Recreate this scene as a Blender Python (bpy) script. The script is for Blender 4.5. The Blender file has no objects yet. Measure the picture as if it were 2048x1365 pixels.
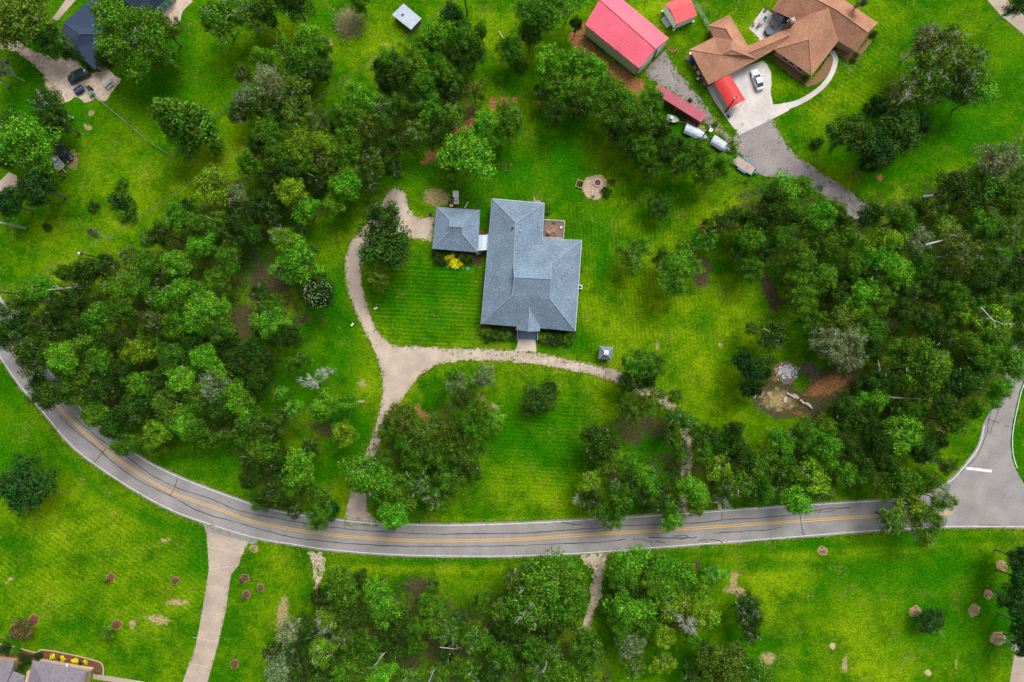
import bpy, math, random
import numpy as np
from mathutils import Vector, Matrix, geometry
R = math.radians
sc = bpy.context.scene
col = sc.collection
rng = np.random.default_rng(7)
random.seed(7)

# ------------------------------------------------------------------ camera, sky, sun, exposure
H = 150.0            # flying height in metres
S = 0.11             # metres on the ground per measured unit
NX, NY = 1040.0, 715.0
cam_d = bpy.data.cameras.new('camera'); cam = bpy.data.objects.new('camera', cam_d); col.objects.link(cam)
cam.location = (0, 0, H); cam.rotation_euler = (0, 0, 0)
cam_d.sensor_width = 36; cam_d.lens = 36*H/(2048*S)
cam_d.shift_x = (1024-NX)/2048; cam_d.shift_y = (NY-682.5)/2048
cam_d.clip_start = 1; cam_d.clip_end = 3000
sc.camera = cam

SUN_EL, SUN_AZ = 54, 30      # azimuth clockwise from +Y
w = bpy.data.worlds.new('World'); sc.world = w; w.use_nodes = True
nt = w.node_tree; bg = nt.nodes['Background']
sky = nt.nodes.new('ShaderNodeTexSky'); sky.sky_type = 'NISHITA'; sky.sun_disc = False
sky.sun_elevation = R(SUN_EL); sky.sun_rotation = R(SUN_AZ); sky.air_density = 1.0; sky.dust_density = 5.0; sky.ozone_density = 1.0
hs_ = nt.nodes.new('ShaderNodeHueSaturation'); hs_.inputs['Saturation'].default_value = 0.45   # thin white overcast
nt.links.new(sky.outputs[0], hs_.inputs['Color']); nt.links.new(hs_.outputs[0], bg.inputs[0]); bg.inputs[1].default_value = 0.112
sd = bpy.data.lights.new('sun', 'SUN'); sd.energy = 1.5; sd.angle = R(32); sd.color = (1, 0.96, 0.9)
sun = bpy.data.objects.new('sun', sd); col.objects.link(sun)
sun.rotation_euler = (R(90-SUN_EL), 0, R(180-SUN_AZ)); sun.location = (0, 0, 200)
sc.view_settings.view_transform = 'Standard'; sc.view_settings.look = 'None'
sc.view_settings.exposure = 0.7; sc.view_settings.gamma = 1
sc.render.engine = 'CYCLES'
sc.cycles.max_bounces = 5; sc.cycles.diffuse_bounces = 3; sc.cycles.transmission_bounces = 2; sc.cycles.glossy_bounces = 2

def P(px, py, h=0.0):
    k = S*(H-h)/H
    return Vector(((px-NX)*k, (NY-py)*k, h))

# ------------------------------------------------------------------ materials
MATS = {}
def mat(name, c, rough=0.85, var=0.15, scale=3.0, bump=0.0, c2=None, spec=0.3, metal=0.0, big=0.0):
    if name in MATS: return MATS[name]
    m = bpy.data.materials.new(name); m.use_nodes = True; t = m.node_tree; N = t.nodes; L = t.links
    b = N['Principled BSDF']; b.inputs['Roughness'].default_value = rough
    b.inputs['Specular IOR Level'].default_value = spec; b.inputs['Metallic'].default_value = metal
    geo = N.new('ShaderNodeNewGeometry')
    n1 = N.new('ShaderNodeTexNoise'); n1.inputs['Scale'].default_value = scale; n1.inputs['Detail'].default_value = 5; n1.inputs['Roughness'].default_value = 0.7
    L.new(geo.outputs['Position'], n1.inputs['Vector'])
    mx = N.new('ShaderNodeMix'); mx.data_type = 'RGBA'
    ca = tuple(max(0, v*(1-var)) for v in c); cb = tuple(v*(1+var) for v in (c2 or c))
    mx.inputs[6].default_value = (*ca, 1); mx.inputs[7].default_value = (*cb, 1)
    mr = N.new('ShaderNodeMapRange'); mr.inputs[1].default_value = 0.3; mr.inputs[2].default_value = 0.7
    L.new(n1.outputs['Fac'], mr.inputs[0]); L.new(mr.outputs[0], mx.inputs[0])
    out = mx.outputs[2]
    if big > 0:
        n2 = N.new('ShaderNodeTexNoise'); n2.inputs['Scale'].default_value = 0.25; n2.inputs['Detail'].default_value = 4
        L.new(geo.outputs['Position'], n2.inputs['Vector'])
        m2 = N.new('ShaderNodeMapRange'); m2.inputs[1].default_value = 0.3; m2.inputs[2].default_value = 0.7
        m2.inputs[3].default_value = 1-big; m2.inputs[4].default_value = 1+big
        L.new(n2.outputs['Fac'], m2.inputs[0])
        vm = N.new('ShaderNodeVectorMath'); vm.operation = 'SCALE'; L.new(out, vm.inputs[0]); L.new(m2.outputs[0], vm.inputs[3]); out = vm.outputs[0]
    L.new(out, b.inputs['Base Color'])
    if bump > 0:
        bp = N.new('ShaderNodeBump'); bp.inputs['Strength'].default_value = bump; bp.inputs['Distance'].default_value = 0.1
        L.new(n1.outputs['Fac'], bp.inputs['Height']); L.new(bp.outputs[0], b.inputs['Normal'])
    MATS[name] = m; return m

def ribbed(name, c, ang, period=0.4, depth=0.6, rough=0.45):
    """metal sheet roof with standing ribs running down the slope"""
    m = mat(name, c, rough, 0.10, 2.0, 0.0, big=0.14); t = m.node_tree; N = t.nodes; L = t.links; b = N['Principled BSDF']
    geo = N.new('ShaderNodeNewGeometry'); mp = N.new('ShaderNodeMapping'); mp.inputs['Rotation'].default_value = (0, 0, ang)
    L.new(geo.outputs['Position'], mp.inputs[0])
    wv = N.new('ShaderNodeTexWave'); wv.inputs['Scale'].default_value = 0.314/period; wv.bands_direction = 'X'
    L.new(mp.outputs[0], wv.inputs[0])
    bp = N.new('ShaderNodeBump'); bp.inputs['Strength'].default_value = depth; bp.inputs['Distance'].default_value = 0.05
    L.new(wv.outputs['Fac'], bp.inputs['Height']); L.new(bp.outputs[0], b.inputs['Normal'])
    return m

def leafmat():
    m = bpy.data.materials.new('leaves'); m.use_nodes = True; t = m.node_tree; N = t.nodes; L = t.links
    b = N['Principled BSDF']; out = N['Material Output']
    oi = N.new('ShaderNodeObjectInfo'); geo = N.new('ShaderNodeNewGeometry')
    hsv = N.new('ShaderNodeHueSaturation')
    mrv = N.new('ShaderNodeMapRange'); mrv.inputs[3].default_value = 0.25; mrv.inputs[4].default_value = 2.5
    L.new(geo.outputs['Random Per Island'], mrv.inputs[0]); cl_ = N.new('ShaderNodeTexNoise'); cl_.inputs['Scale'].default_value = 0.75; cl_.inputs['Detail'].default_value = 3; L.new(geo.outputs['Position'], cl_.inputs['Vector'])
    clr = N.new('ShaderNodeMapRange'); clr.inputs[1].default_value = 0.4; clr.inputs[2].default_value = 0.6; clr.inputs[3].default_value = 0.62; clr.inputs[4].default_value = 1.28; L.new(cl_.outputs['Fac'], clr.inputs[0])
    mv = N.new('ShaderNodeMath'); mv.operation = 'MULTIPLY'; L.new(mrv.outputs[0], mv.inputs[0]); L.new(clr.outputs[0], mv.inputs[1]); L.new(mv.outputs[0], hsv.inputs['Value'])
    nz = N.new('ShaderNodeTexNoise'); nz.inputs['Scale'].default_value = 0.55; nz.inputs['Detail'].default_value = 2
    L.new(geo.outputs['Position'], nz.inputs['Vector'])
    mrh = N.new('ShaderNodeMapRange'); mrh.inputs[1].default_value = 0.3; mrh.inputs[2].default_value = 0.7; mrh.inputs[3].default_value = 0.475; mrh.inputs[4].default_value = 0.515
    L.new(nz.outputs['Fac'], mrh.inputs[0]); L.new(mrh.outputs[0], hsv.inputs['Hue'])
    L.new(oi.outputs['Color'], hsv.inputs['Color'])
    L.new(hsv.outputs[0], b.inputs['Base Color']); b.inputs['Roughness'].default_value = 0.6; b.inputs['Specular IOR Level'].default_value = 0.12
    tr = N.new('ShaderNodeBsdfTranslucent')
    h2 = N.new('ShaderNodeHueSaturation'); h2.inputs['Hue'].default_value = 0.485; h2.inputs['Value'].default_value = 1.1; h2.inputs['Saturation'].default_value = 1.05
    L.new(hsv.outputs[0], h2.inputs['Color']); L.new(h2.outputs[0], tr.inputs['Color'])
    ms = N.new('ShaderNodeMixShader'); ms.inputs[0].default_value = 0.22
    L.new(b.outputs[0], ms.inputs[1]); L.new(tr.outputs[0], ms.inputs[2]); L.new(ms.outputs[0], out.inputs['Surface'])
    return m
M_LEAF = leafmat()
M_BARK = mat('bark', (0.13, 0.105, 0.08), 0.9, 0.3, 4)
M_PALE = mat('pale_bark', (0.42, 0.42, 0.38), 0.9, 0.25, 5)

# ------------------------------------------------------------------ mesh building
class MB:
    def __init__(s): s.v = []; s.f = []
    def add(s, vs, fs):
        n = len(s.v); s.v += [tuple(v) for v in vs]; s.f += [tuple(n+i for i in f) for f in fs]; return s
    def box(s, c, d, rz=0.0, top=1.0):
        x, y, z = (d[0]/2, d[1]/2, d[2]/2); ca, sa = math.cos(rz), math.sin(rz); vs = []
        for k, zz in ((1, -z), (top, z)):
            for a, b in ((-1, -1), (1, -1), (1, 1), (-1, 1)):
                X, Y = a*x*k, b*y*k; vs.append((c[0]+X*ca-Y*sa, c[1]+X*sa+Y*ca, c[2]+zz))
        return s.add(vs, [(0, 3, 2, 1), (4, 5, 6, 7), (0, 1, 5, 4), (1, 2, 6, 5), (2, 3, 7, 6), (3, 0, 4, 7)])
    def prism(s, poly, z0, z1):
        a = sum(poly[i][0]*poly[(i+1) % len(poly)][1]-poly[(i+1) % len(poly)][0]*poly[i][1] for i in range(len(poly)))
        if a < 0: poly = poly[::-1]
        n = len(poly); vs = [(p[0], p[1], z0) for p in poly]+[(p[0], p[1], z1) for p in poly]
        return s.add(vs, [tuple(range(n-1, -1, -1)), tuple(range(n, 2*n))]+[(i, (i+1) % n, n+(i+1) % n, n+i) for i in range(n)])
    def tube(s, pts, rs, n=6):
        pts = [Vector(p) for p in pts]
        if not isinstance(rs, (list, tuple)): rs = [rs]*len(pts)
        vs = []; fs = []
        for i, p in enumerate(pts):
            d = (pts[min(i+1, len(pts)-1)]-pts[max(i-1, 0)])
            if d.length < 1e-6: d = Vector((0, 0, 1))
            d.normalize(); u = d.cross(Vector((0, 0, 1)) if abs(d.z) < 0.9 else Vector((1, 0, 0))).normalized(); v = d.cross(u)
            for k in range(n):
                a = 2*math.pi*k/n; vs.append(p+u*math.cos(a)*rs[i]+v*math.sin(a)*rs[i])
        for i in range(len(pts)-1):
            for k in range(n):
                a, b = i*n+k, i*n+(k+1) % n; fs.append((a, b, b+n, a+n))
        fs.append(tuple(range(n-1, -1, -1))); q = (len(pts)-1)*n; fs.append(tuple(range(q, q+n)))
        return s.add(vs, fs)
    def lathe(s, c, prof, n=20, sx=1, sy=1):
        vs = []; fs = []
        for r, z in prof:
            for k in range(n):
                a = 2*math.pi*k/n; vs.append((c[0]+r*sx*math.cos(a), c[1]+r*sy*math.sin(a), c[2]+z))
        for i in range(len(prof)-1):
            for k in range(n):
                a, b = i*n+k, i*n+(k+1) % n; fs.append((a, b, b+n, a+n))
        fs.append(tuple(range(n-1, -1, -1))); q = (len(prof)-1)*n; fs.append(tuple(range(q, q+n)))
        return s.add(vs, fs)
    def rock(s, c, r, seed=0, flat=0.6):
        rr = random.Random(seed); prof = [(0.5, 0), (0.95, 0.25), (1.0, 0.5), (0.7, 0.85), (0.2, 1.0)]; n = 8; vs = []; fs = []
        for q, (a, z) in enumerate(prof):
            for k in range(n):
                t = 2*math.pi*k/n; j = rr.uniform(0.75, 1.2); vs.append((c[0]+r*a*j*math.cos(t), c[1]+r*a*j*math.sin(t), c[2]+z*r*flat*rr.uniform(0.85, 1.1)))
        for i in range(4):
            for k in range(n):
                a, b = i*n+k, i*n+(k+1) % n; fs.append((a, b, b+n, a+n))
        fs.append(tuple(range(4*n, 5*n))); return s.add(vs, fs)
    def leaves(s, c, r, n, size, seed=0, flat=0.8, narrow=0.5):
        rr = random.Random(seed)
        for _ in range(n):
            d = Vector((rr.gauss(0, 1), rr.gauss(0, 1), abs(rr.gauss(0, 0.9)))).normalized()
            k = rr.uniform(0.6, 1.05); p = Vector((c[0]+d.x*r*k, c[1]+d.y*r*k, c[2]+d.z*r*k*flat))
            a = Vector((rr.gauss(0, 1), rr.gauss(0, 1), rr.gauss(0, 0.5)))+d*0.3; a.normalize(); b = a.cross(d+Vector((rr.gauss(0, .4), rr.gauss(0, .4), rr.gauss(0, .4)))).normalized()
            z = size*rr.uniform(0.6, 1.3); a *= z*0.5; b *= z*0.5*narrow
            s.add([p-a, p+b, p+a, p-b], [(0, 1, 2, 3)])
        return s

def setp(o, label=None, cat=None, group=None, kind=None):
    if label: o['label'] = label
    if cat: o['category'] = cat
    if group: o['group'] = group
    if kind: o['kind'] = kind
    return o
def build(mb, name, m, parent=None, smooth=False, world=True, bevel=0):
    vs = mb.v
    if parent is not None and world:
        l = Vector((0, 0, 0)); q = parent
        while q is not None: l = l+q.location; q = q.parent
        vs = [(x-l.x, y-l.y, z-l.z) for x, y, z in vs]
    me = bpy.data.meshes.new(name); me.from_pydata(vs, [], mb.f); me.update()
    me.materials.append(m)
    if smooth:
        for p in me.polygons: p.use_smooth = True
    o = bpy.data.objects.new(name, me); col.objects.link(o)
    if parent is not None: o.parent = parent
    if bevel:
        b = o.modifiers.new('bevel', 'BEVEL'); b.width = bevel; b.segments = 2; b.limit_method = 'ANGLE'
    return o
def thing(name, label, cat, loc, rz=0.0, group=None):
    o = bpy.data.objects.new(name, None); col.objects.link(o); o.location = loc; o.rotation_euler = (0, 0, rz)
    o.empty_display_size = 0.5
    return setp(o, label, cat, group)
def W(px, py, h=0): return tuple(P(px, py, h))
def densify(poly, step, jit, closed=True, seed=1):
    rr = random.Random(seed); out = []; n = len(poly)
    for i in range(n if closed else n-1):
        a, b = Vector(poly[i][:2]), Vector(poly[(i+1) % n][:2]); d = (b-a).length; k = max(1, int(d/step)); nrm = Vector((-(b-a).y, (b-a).x)).normalized() if d > 0 else Vector((0, 0))
        for j in range(k):
            out.append(tuple(a+(b-a)*j/k+nrm*rr.uniform(-jit, jit)))
    if not closed: out.append(tuple(poly[-1][:2]))
    return out
def smooth_line(pts, n=6):
    """Catmull-Rom through points (any dimension)"""
    pts = [np.array(p, float) for p in pts]; out = []
    for i in range(len(pts)-1):
        p0 = pts[max(i-1, 0)]; p1 = pts[i]; p2 = pts[i+1]; p3 = pts[min(i+2, len(pts)-1)]
        for j in range(n):
            t = j/n; out.append(0.5*((2*p1)+(-p0+p2)*t+(2*p0-5*p1+4*p2-p3)*t*t+(-p0+3*p1-3*p2+p3)*t**3))
    out.append(pts[-1]); return out
def sheet(name, poly_px, z, m, step=1.2, jit=0.12, parent=None, thick=0, h=0, kind='structure'):
    pl = [P(x, y)[:2] for x, y in poly_px]
    pl = densify(pl, step, jit, seed=len(name)+len(pl)) if step else pl
    mb = MB(); a = sum(pl[i][0]*pl[(i+1) % len(pl)][1]-pl[(i+1) % len(pl)][0]*pl[i][1] for i in range(len(pl)))
    if a < 0: pl = pl[::-1]
    if thick: mb.prism(pl, z-thick, z)
    else:
        tri = geometry.tessellate_polygon([[Vector((x, y, 0)) for x, y in pl]])
        fs = []
        for t in tri:
            p, q, r = [pl[i] for i in t]
            if (q[0]-p[0])*(r[1]-p[1])-(q[1]-p[1])*(r[0]-p[0]) < 0: t = t[::-1]
            fs.append(t)
        mb.add([(x, y, z) for x, y in pl], fs)
    o = build(mb, name, m, parent)
    if kind and parent is None: o['kind'] = kind
    return o
def ribbon_line(mb, pts, w, z, px=True):
    q = [P(*p[:2]) if px else Vector((p[0], p[1], 0)) for p in pts]; vs = []; n = len(q)
    for i in range(n):
        d = q[min(i+1, n-1)]-q[max(i-1, 0)]; d.z = 0; d.normalize(); nn = Vector((-d.y, d.x, 0)); ww = w[i] if isinstance(w, list) else w
        vs += [(q[i].x+nn.x*ww/2, q[i].y+nn.y*ww/2, z), (q[i].x-nn.x*ww/2, q[i].y-nn.y*ww/2, z)]
    mb.add(vs, [(2*i, 2*i+1, 2*i+3, 2*i+2) for i in range(n-1)]); return mb

# ------------------------------------------------------------------ outlines measured on the ground
SOUTH = smooth_line([(-900, -900), (-500, -150), (-250, 300), (-120, 520), (-60, 610), (0, 713), (46, 778), (70, 804), (135, 882), (187, 926), (275, 984), (350, 1023), (426, 1050.5), (512, 1076), (595, 1090), (647, 1098), (762, 1108), (888, 1112), (1024, 1112), (1184, 1105), (1325, 1094), (1536, 1078), (1711, 1064), (1824, 1057), (1912, 1053), (2048, 1054), (2250, 1060), (2900, 1090), (3800, 1120)])
NORTH = smooth_line([(-850, -930), (-445, -185), (-190, 262), (-60, 480), (-20, 560), (15, 622), (70, 705), (115, 765), (157, 813), (182, 838), (272, 909.5), (357, 954.5), (500, 1008), (560, 1024), (612, 1032.5), (675, 1040), (762, 1048), (888, 1051), (1024, 1048), (1164, 1041), (1300, 1032.5), (1375, 1027.5), (1636, 1009.5), (1761, 1002)])
CENTRE = smooth_line([(-875, -915), (-472, -168), (-220, 281), (-90, 500), (-40, 585), (27, 702), (82, 774), (130, 829), (190, 884), (250, 929), (337, 982), (450, 1023), (512, 1045), (637, 1067), (762, 1078.5), (863, 1082), (1024, 1079.5), (1174, 1070), (1325, 1061), (1535, 1047), (1711, 1035), (1905, 1026)])
JL = smooth_line([(1886, 972), (1908, 957), (1926, 937), (1944, 915), (1956, 897), (1964, 875), (1968.5, 851)])
JR = smooth_line([(3000, -500), (2500, 150), (2130, 640), (2080, 700), (2047, 772), (2036, 812), (2027, 857), (2025, 887), (2027, 912), (2035, 937), (2048, 960), (2080, 985), (2250, 990), (2900, 1020), (3800, 1050)])
DRIVE = [(690, 1048), (690, 1020), (702, 982), (715, 950), (725, 920), (737, 894), (754, 844), (762, 807), (766, 777), (762, 744), (752, 712), (739, 682), (722, 650), (705, 610), (692, 570), (689, 535), (692, 510), (700, 485), (715, 468), (740, 440), (765, 405), (775, 385), (785, 376), (798, 377), (810, 385), (815, 400), (820, 420), (828, 430), (840, 436), (869, 434), (866, 484), (835, 478), (812, 474), (790, 470), (760, 480), (738, 500), (722, 533), (724, 566), (734, 611), (752, 658), (774, 682), (789, 692), (837, 694), (937, 697), (1022, 701), (1074, 706), (1136, 718), (1241, 742), (1290, 765), (1335, 795), (1370, 830), (1385, 870), (1385, 920), (1383, 960), (1384, 1031), (1350, 1033), (1362, 960), (1364, 900), (1360, 860), (1345, 830), (1310, 800), (1270, 785), (1224, 762), (1174, 747), (1099, 734), (1022, 723), (937, 721), (874, 729), (837, 754), (807, 797), (787, 817), (772, 857), (762, 880), (745, 920), (735, 960), (733, 980), (735, 1023), (758, 1050)]
WOODS = [
 [(-80, 600), (0, 585), (100, 545), (180, 520), (330, 440), (480, 330), (520, 240), (600, 240), (760, 190), (960, 130), (985, 190), (900, 280), (790, 330), (700, 430), (610, 470), (650, 600), (560, 700), (520, 830), (640, 980), (660, 1035), (560, 1015), (500, 980), (430, 880), (330, 910), (190, 830), (60, 690), (-60, 650)],
 [(1440, 400), (1500, 350), (1560, 335), (1700, 400), (1900, 330), (2100, 290), (2200, 400), (2100, 640), (2040, 760), (1980, 830), (1920, 850), (1860, 900), (1770, 990), (1500, 1015), (1170, 1030), (1160, 930), (1250, 910), (1400, 860), (1520, 900), (1600, 850), (1680, 800), (1720, 700), (1640, 700), (1560, 630), (1520, 520), (1440, 480)],
 [(640, 1190), (740, 1150), (860, 1180), (980, 1180), (1030, 1110), (1160, 1140), (1180, 1260), (1240, 1330), (1240, 1500), (520, 1500), (560, 1250)],
 [(1210, 1110), (1330, 1100), (1420, 1150), (1430, 1270), (1330, 1300), (1230, 1240)],
 [(1060, 110), (1180, 130), (1260, 200), (1330, 270), (1420, 320), (1500, 370), (1440, 380), (1300, 320), (1180, 240), (1100, 200)],
 [(750, 860), (830, 820), (940, 740), (1000, 850), (950, 960), (890, 1020), (740, 1030), (700, 960)],
 [(760, 110), (900, 30), (960, 100), (880, 190), (760, 200)],
 [(490, 170), (560, 110), (650, 70), (660, 150), (600, 230), (480, 240)],
]

# ------------------------------------------------------------------ ground
def make_ground():
    xs = np.concatenate([np.linspace(-700, -150, 12), np.arange(-140, 140, 0.55), np.linspace(150, 700, 12)])
    ys = np.concatenate([np.linspace(-700, -110, 12), np.arange(-100, 105, 0.55), np.linspace(115, 700, 12)])
    X, Y = np.meshgrid(xs, ys); px = X/S+NX; py = NY-Y/S
    nx_, ny_ = len(xs), len(ys)
    def smooth(a, k):
        for _ in range(k):
            a = (np.roll(a, 1, 0)+np.roll(a, -1, 0)+2*a)/4; a = (np.roll(a, 1, 1)+np.roll(a, -1, 1)+2*a)/4
        return a
    def inside(poly):
        c = np.zeros(px.shape, bool); n = len(poly)
        for i in range(n):
            x1, y1 = poly[i]; x2, y2 = poly[(i+1) % n]
            if y1 == y2: continue
            c ^= ((y1 > py) != (y2 > py)) & (px < (x2-x1)*(py-y1)/(y2-y1)+x1)
        return c.astype(float)
    def ell(cx, cy, rx, ry, rot=0.0, soft=0.5):
        a = math.radians(rot); dx = px-cx; dy = py-cy; u = (dx*math.cos(a)+dy*math.sin(a))/rx; v = (-dx*math.sin(a)+dy*math.cos(a))/ry
        return np.clip((1+soft/2-np.sqrt(u*u+v*v))/soft, 0, 1)
    def band(pts, w, soft=0.6):
        d = np.full(px.shape, 1e9)
        for i in range(len(pts)-1):
            ax, ay = pts[i][:2]; bx, by = pts[i+1][:2]; L2 = (bx-ax)**2+(by-ay)**2
            if L2 == 0: continue
            t = np.clip(((px-ax)*(bx-ax)+(py-ay)*(by-ay))/L2, 0, 1); d = np.minimum(d, np.hypot(px-ax-t*(bx-ax), py-ay-t*(by-ay)))
        return np.clip((1+soft/2-d/w)/soft, 0, 1)
    brown = np.zeros(px.shape); orange = brown.copy(); tan = brown.copy(); dry = brown.copy(); lush_shade = brown.copy(); sh = brown.copy(); sv = brown.copy()
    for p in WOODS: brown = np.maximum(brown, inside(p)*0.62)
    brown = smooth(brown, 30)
    for e in [(545, 555, 55, 38), (485, 645, 30, 42), (600, 420, 40, 25), (1410, 540, 20, 38), (1545, 580, 14, 60, -20), (1565, 795, 85, 50), (1660, 775, 90, 48), (1790, 640, 20, 10), (650, 860, 60, 20, 10), (840, 1170, 60, 20), (880, 1300, 70, 40), (830, 1190, 30, 40), (1230, 960, 25, 35), (1300, 850, 60, 35), (650, 1320, 40, 30), (600, 640, 35, 12), (1690, 740, 50, 30), (1260, 860, 50, 40), (1000, 490, 12, 90), (968, 590, 8, 60, 2), (955, 445, 8, 60), (1070, 672, 100, 12), (905, 512, 50, 10), (1393, 1130, 12, 16), (1700, 1040, 5, 5), (920, 235, 50, 20, -25), (1300, 90, 8, 4)]:
        brown = np.maximum(brown, ell(*(list(e)+[0.0]*(5-len(e))), soft=1.1)*0.8)
    for e in [(1010, 205, 16, 14), (985, 210, 10, 20), (930, 252, 38, 13, -28), (865, 312, 20, 16), (850, 325, 12, 6), (1403, 455, 8, 12), (1391, 502, 8, 9), (848, 832, 17, 11, 20), (835, 815, 10, 8), (1550, 745, 10, 22), (1030, 200, 8, 8), (1078, 205, 8, 6), (1760, 355, 9, 9), (1500, 560, 4, 4), (1160, 60, 14, 30, -30)]:
        orange = np.maximum(orange, ell(*e, soft=1.0)*0.9)
    orange = np.maximum(orange, band([(1150, 75), (1195, 120), (1245, 155), (1275, 172)], 17, 0.9)*0.95)
    orange = np.maximum(orange, ell(1345, 100, 18, 6, 20)*0.7)
    for e in [(872, 395, 34, 22, 10), (725, 768, 12, 9, 40), (723, 803, 9, 5), (960, 800, 12, 16), (985, 815, 16, 10), (1535, 1317, 20, 17), (1463, 1180, 20, 10), (1468, 1160, 10, 22), (183, 226, 8, 8), (175, 255, 11, 8, 30), (145, 320, 15, 25), (265, 1250, 9, 12), (315, 1240, 30, 12, 10), (355, 1205, 30, 8), (20, 1160, 16, 4, -35), (1390, 255, 30, 14, 30), (1435, 255, 28, 12, 50), (690, 40, 14, 30, 30), (768, 90, 8, 5), (660, 85, 9, 8), (1315, 690, 4, 16), (1316, 400, 4, 4), (1480, 1320, 10, 15), (985, 500, 3, 60), (565, 1230, 14, 45, 5), (1690, 1330, 8, 20), (1912, 1330, 4, 12), (330, 1080, 12, 6), (1310, 500, 4, 4), (1880, 870, 10, 36, 30), (1440, 690, 8, 5)]:
        tan = np.maximum(tan, ell(*e, soft=1.0)*0.85)
    cl = [(1562, 797, 62, 42, 10), (1650, 775, 66, 34, -12), (1610, 812, 50, 26, 20)]      # trampled clearing by the ash heap
    for e in cl: brown = np.maximum(brown, ell(*e, soft=.5)*1.05)
    for e in [(545, 557, 50, 36, 10), (486, 645, 26, 40), (1400, 545, 18, 36), (1535, 575, 13, 55, -20)]: brown = np.maximum(brown, ell(*e, soft=.7)*1.0)
    orange = np.maximum(orange, ell(1652, 772, 58, 26, -12, 1.2)*.82); orange = np.maximum(orange, ell(1600, 828, 30, 9, 10, 1.2)*.6); tan = np.maximum(tan, ell(1556, 800, 46, 28, 10, 1.3)*.78)
    brown = brown*(1-.8*ell(1604, 768, 17, 13, -40, .6)); orange = orange*(1-ell(1604, 768, 17, 13, -40, .6))
    edge = [(x, y+5) for x, y in [tuple(q) for q in SOUTH]]
    tan = np.maximum(tan, band(edge[::3], 3.5, 1.2)*0.55)
    dv = DRIVE+[DRIVE[0]]
    tan = np.maximum(tan, band(dv, 4.0, 1.2)*0.5)
    dry = np.maximum(dry, band(dv, 11, 1.5)*0.7)
    for e in [(130, 600, 150, 60, -20), (330, 380, 180, 60, -20), (600, 110, 60, 60), (760, 80, 60, 70), (1450, 430, 70, 40), (1330, 640, 80, 90), (1440, 640, 60, 60), (1250, 620, 60, 80), (1490, 850, 50, 50), (1010, 970, 60, 50), (1100, 980, 50, 40), (740, 760, 30, 60), (1480, 50, 50, 30), (1700, 200, 90, 40, -30), (60, 850, 60, 50), (150, 1050, 120, 60, 30), (1700, 1250, 120, 60), (1560, 1160, 80, 30), (240, 1180, 120, 50), (560, 1180, 40, 90), (1380, 720, 60, 50), (1300, 30, 40, 30), (180, 300, 60, 40), (1960, 80, 90, 60), (1780, 1320, 120, 40), (1180, 520, 20, 90), (1100, 1040, 200, 6), (250, 260, 60, 60), (1000, 60, 40, 40), (1640, 1110, 160, 12, -3), (900, 1140, 220, 8)]:
        dry = np.maximum(dry, ell(*e, soft=1.2)*0.85)
    for e in [(955, 400, 22, 60), (930, 385, 50, 18), (850, 340, 60, 40), (660, 600, 40, 90, 25), (600, 760, 60, 60), (700, 850, 50, 60), (930, 700, 0.1, 0.1), (1300, 900, 100, 60), (250, 130, 160, 90), (150, 240, 80, 80), (1800, 280, 150, 60), (1880, 1240, 120, 80), (30, 900, 60, 90), (640, 30, 60, 30), (860, 610, 105, 85), (1040, 340, 90, 50), (1120, 330, 60, 60), (1080, 870, 90, 90), (690, 690, 50, 70), (1900, 150, 150, 120), (450, 915, 60, 40), (1180, 450, 40, 60), (1200, 540, 15, 40), (1800, 1160, 160, 70), (400, 1130, 60, 40), (1130, 690, 60, 20), (1410, 640, 20, 30), (300, 200, 60, 60), (1530, 1130, 60, 14), (850, 1120, 180, 9), (2010, 1220, 60, 80), (40, 230, 50, 60), (810, 400, 10, 25)]:
        lush_shade = np.maximum(lush_shade, ell(*e, soft=1.2)*0.9)  # deep green lawn; near tree groups and upper left, shade painted into the colour
    lush_shade = np.maximum(lush_shade, band([(20, 800), (110, 900), (200, 985), (300, 1040), (410, 1075)], 9, 1.2)*0.8)
    lush_shade = np.maximum(lush_shade, band([(1440, 1100), (1640, 1095), (1800, 1085), (2048, 1075)], 8, 1.2)*0.7)
    sh = np.maximum(ell(860, 610, 130, 100, soft=0.6), ell(1090, 900, 110, 130, soft=0.6)*0.6)
    sv = np.maximum(ell(1300, 560, 190, 260, soft=0.5), 0)*0.9
    sd_ = np.maximum(ell(1700, 160, 150, 120, soft=0.5), ell(200, 1150, 260, 150, soft=0.5))*0.6
    V = np.stack([X.ravel(), Y.ravel(), np.zeros(X.size)], 1)
    i = np.arange((ny_-1)*(nx_-1)); r = i//(nx_-1); c = i % (nx_-1); a = r*nx_+c
    F = np.stack([a, a+1, a+1+nx_, a+nx_], 1)
    me = bpy.data.meshes.new('ground'); me.vertices.add(len(V)); me.vertices.foreach_set('co', V.ravel())
    me.loops.add(F.size); me.loops.foreach_set('vertex_index', F.ravel()); me.polygons.add(len(F))
    me.polygons.foreach_set('loop_start', np.arange(len(F))*4); me.polygons.foreach_set('loop_total', np.full(len(F), 4)); me.update(calc_edges=True)
    def attr(n, q):
        at = me.color_attributes.new(n, 'FLOAT_COLOR', 'POINT'); at.data.foreach_set('color', np.stack([z.ravel() for z in q], 1).astype(np.float32).ravel())
    attr('soil', (brown, orange, tan, np.ones(px.shape))); attr('turf', (dry, lush_shade, sh, np.ones(px.shape))); attr('mow', (sv, sd_, sv*0, np.ones(px.shape)))
    o = bpy.data.objects.new('ground', me); col.objects.link(o); o['kind'] = 'structure'
    m = bpy.data.materials.new('turf'); m.use_nodes = True; t = m.node_tree; N = t.nodes; L = t.links; b = N['Principled BSDF']
    b.inputs['Roughness'].default_value = 1.0; b.inputs['Specular IOR Level'].default_value = 0.0
    geo = N.new('ShaderNodeNewGeometry')
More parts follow.
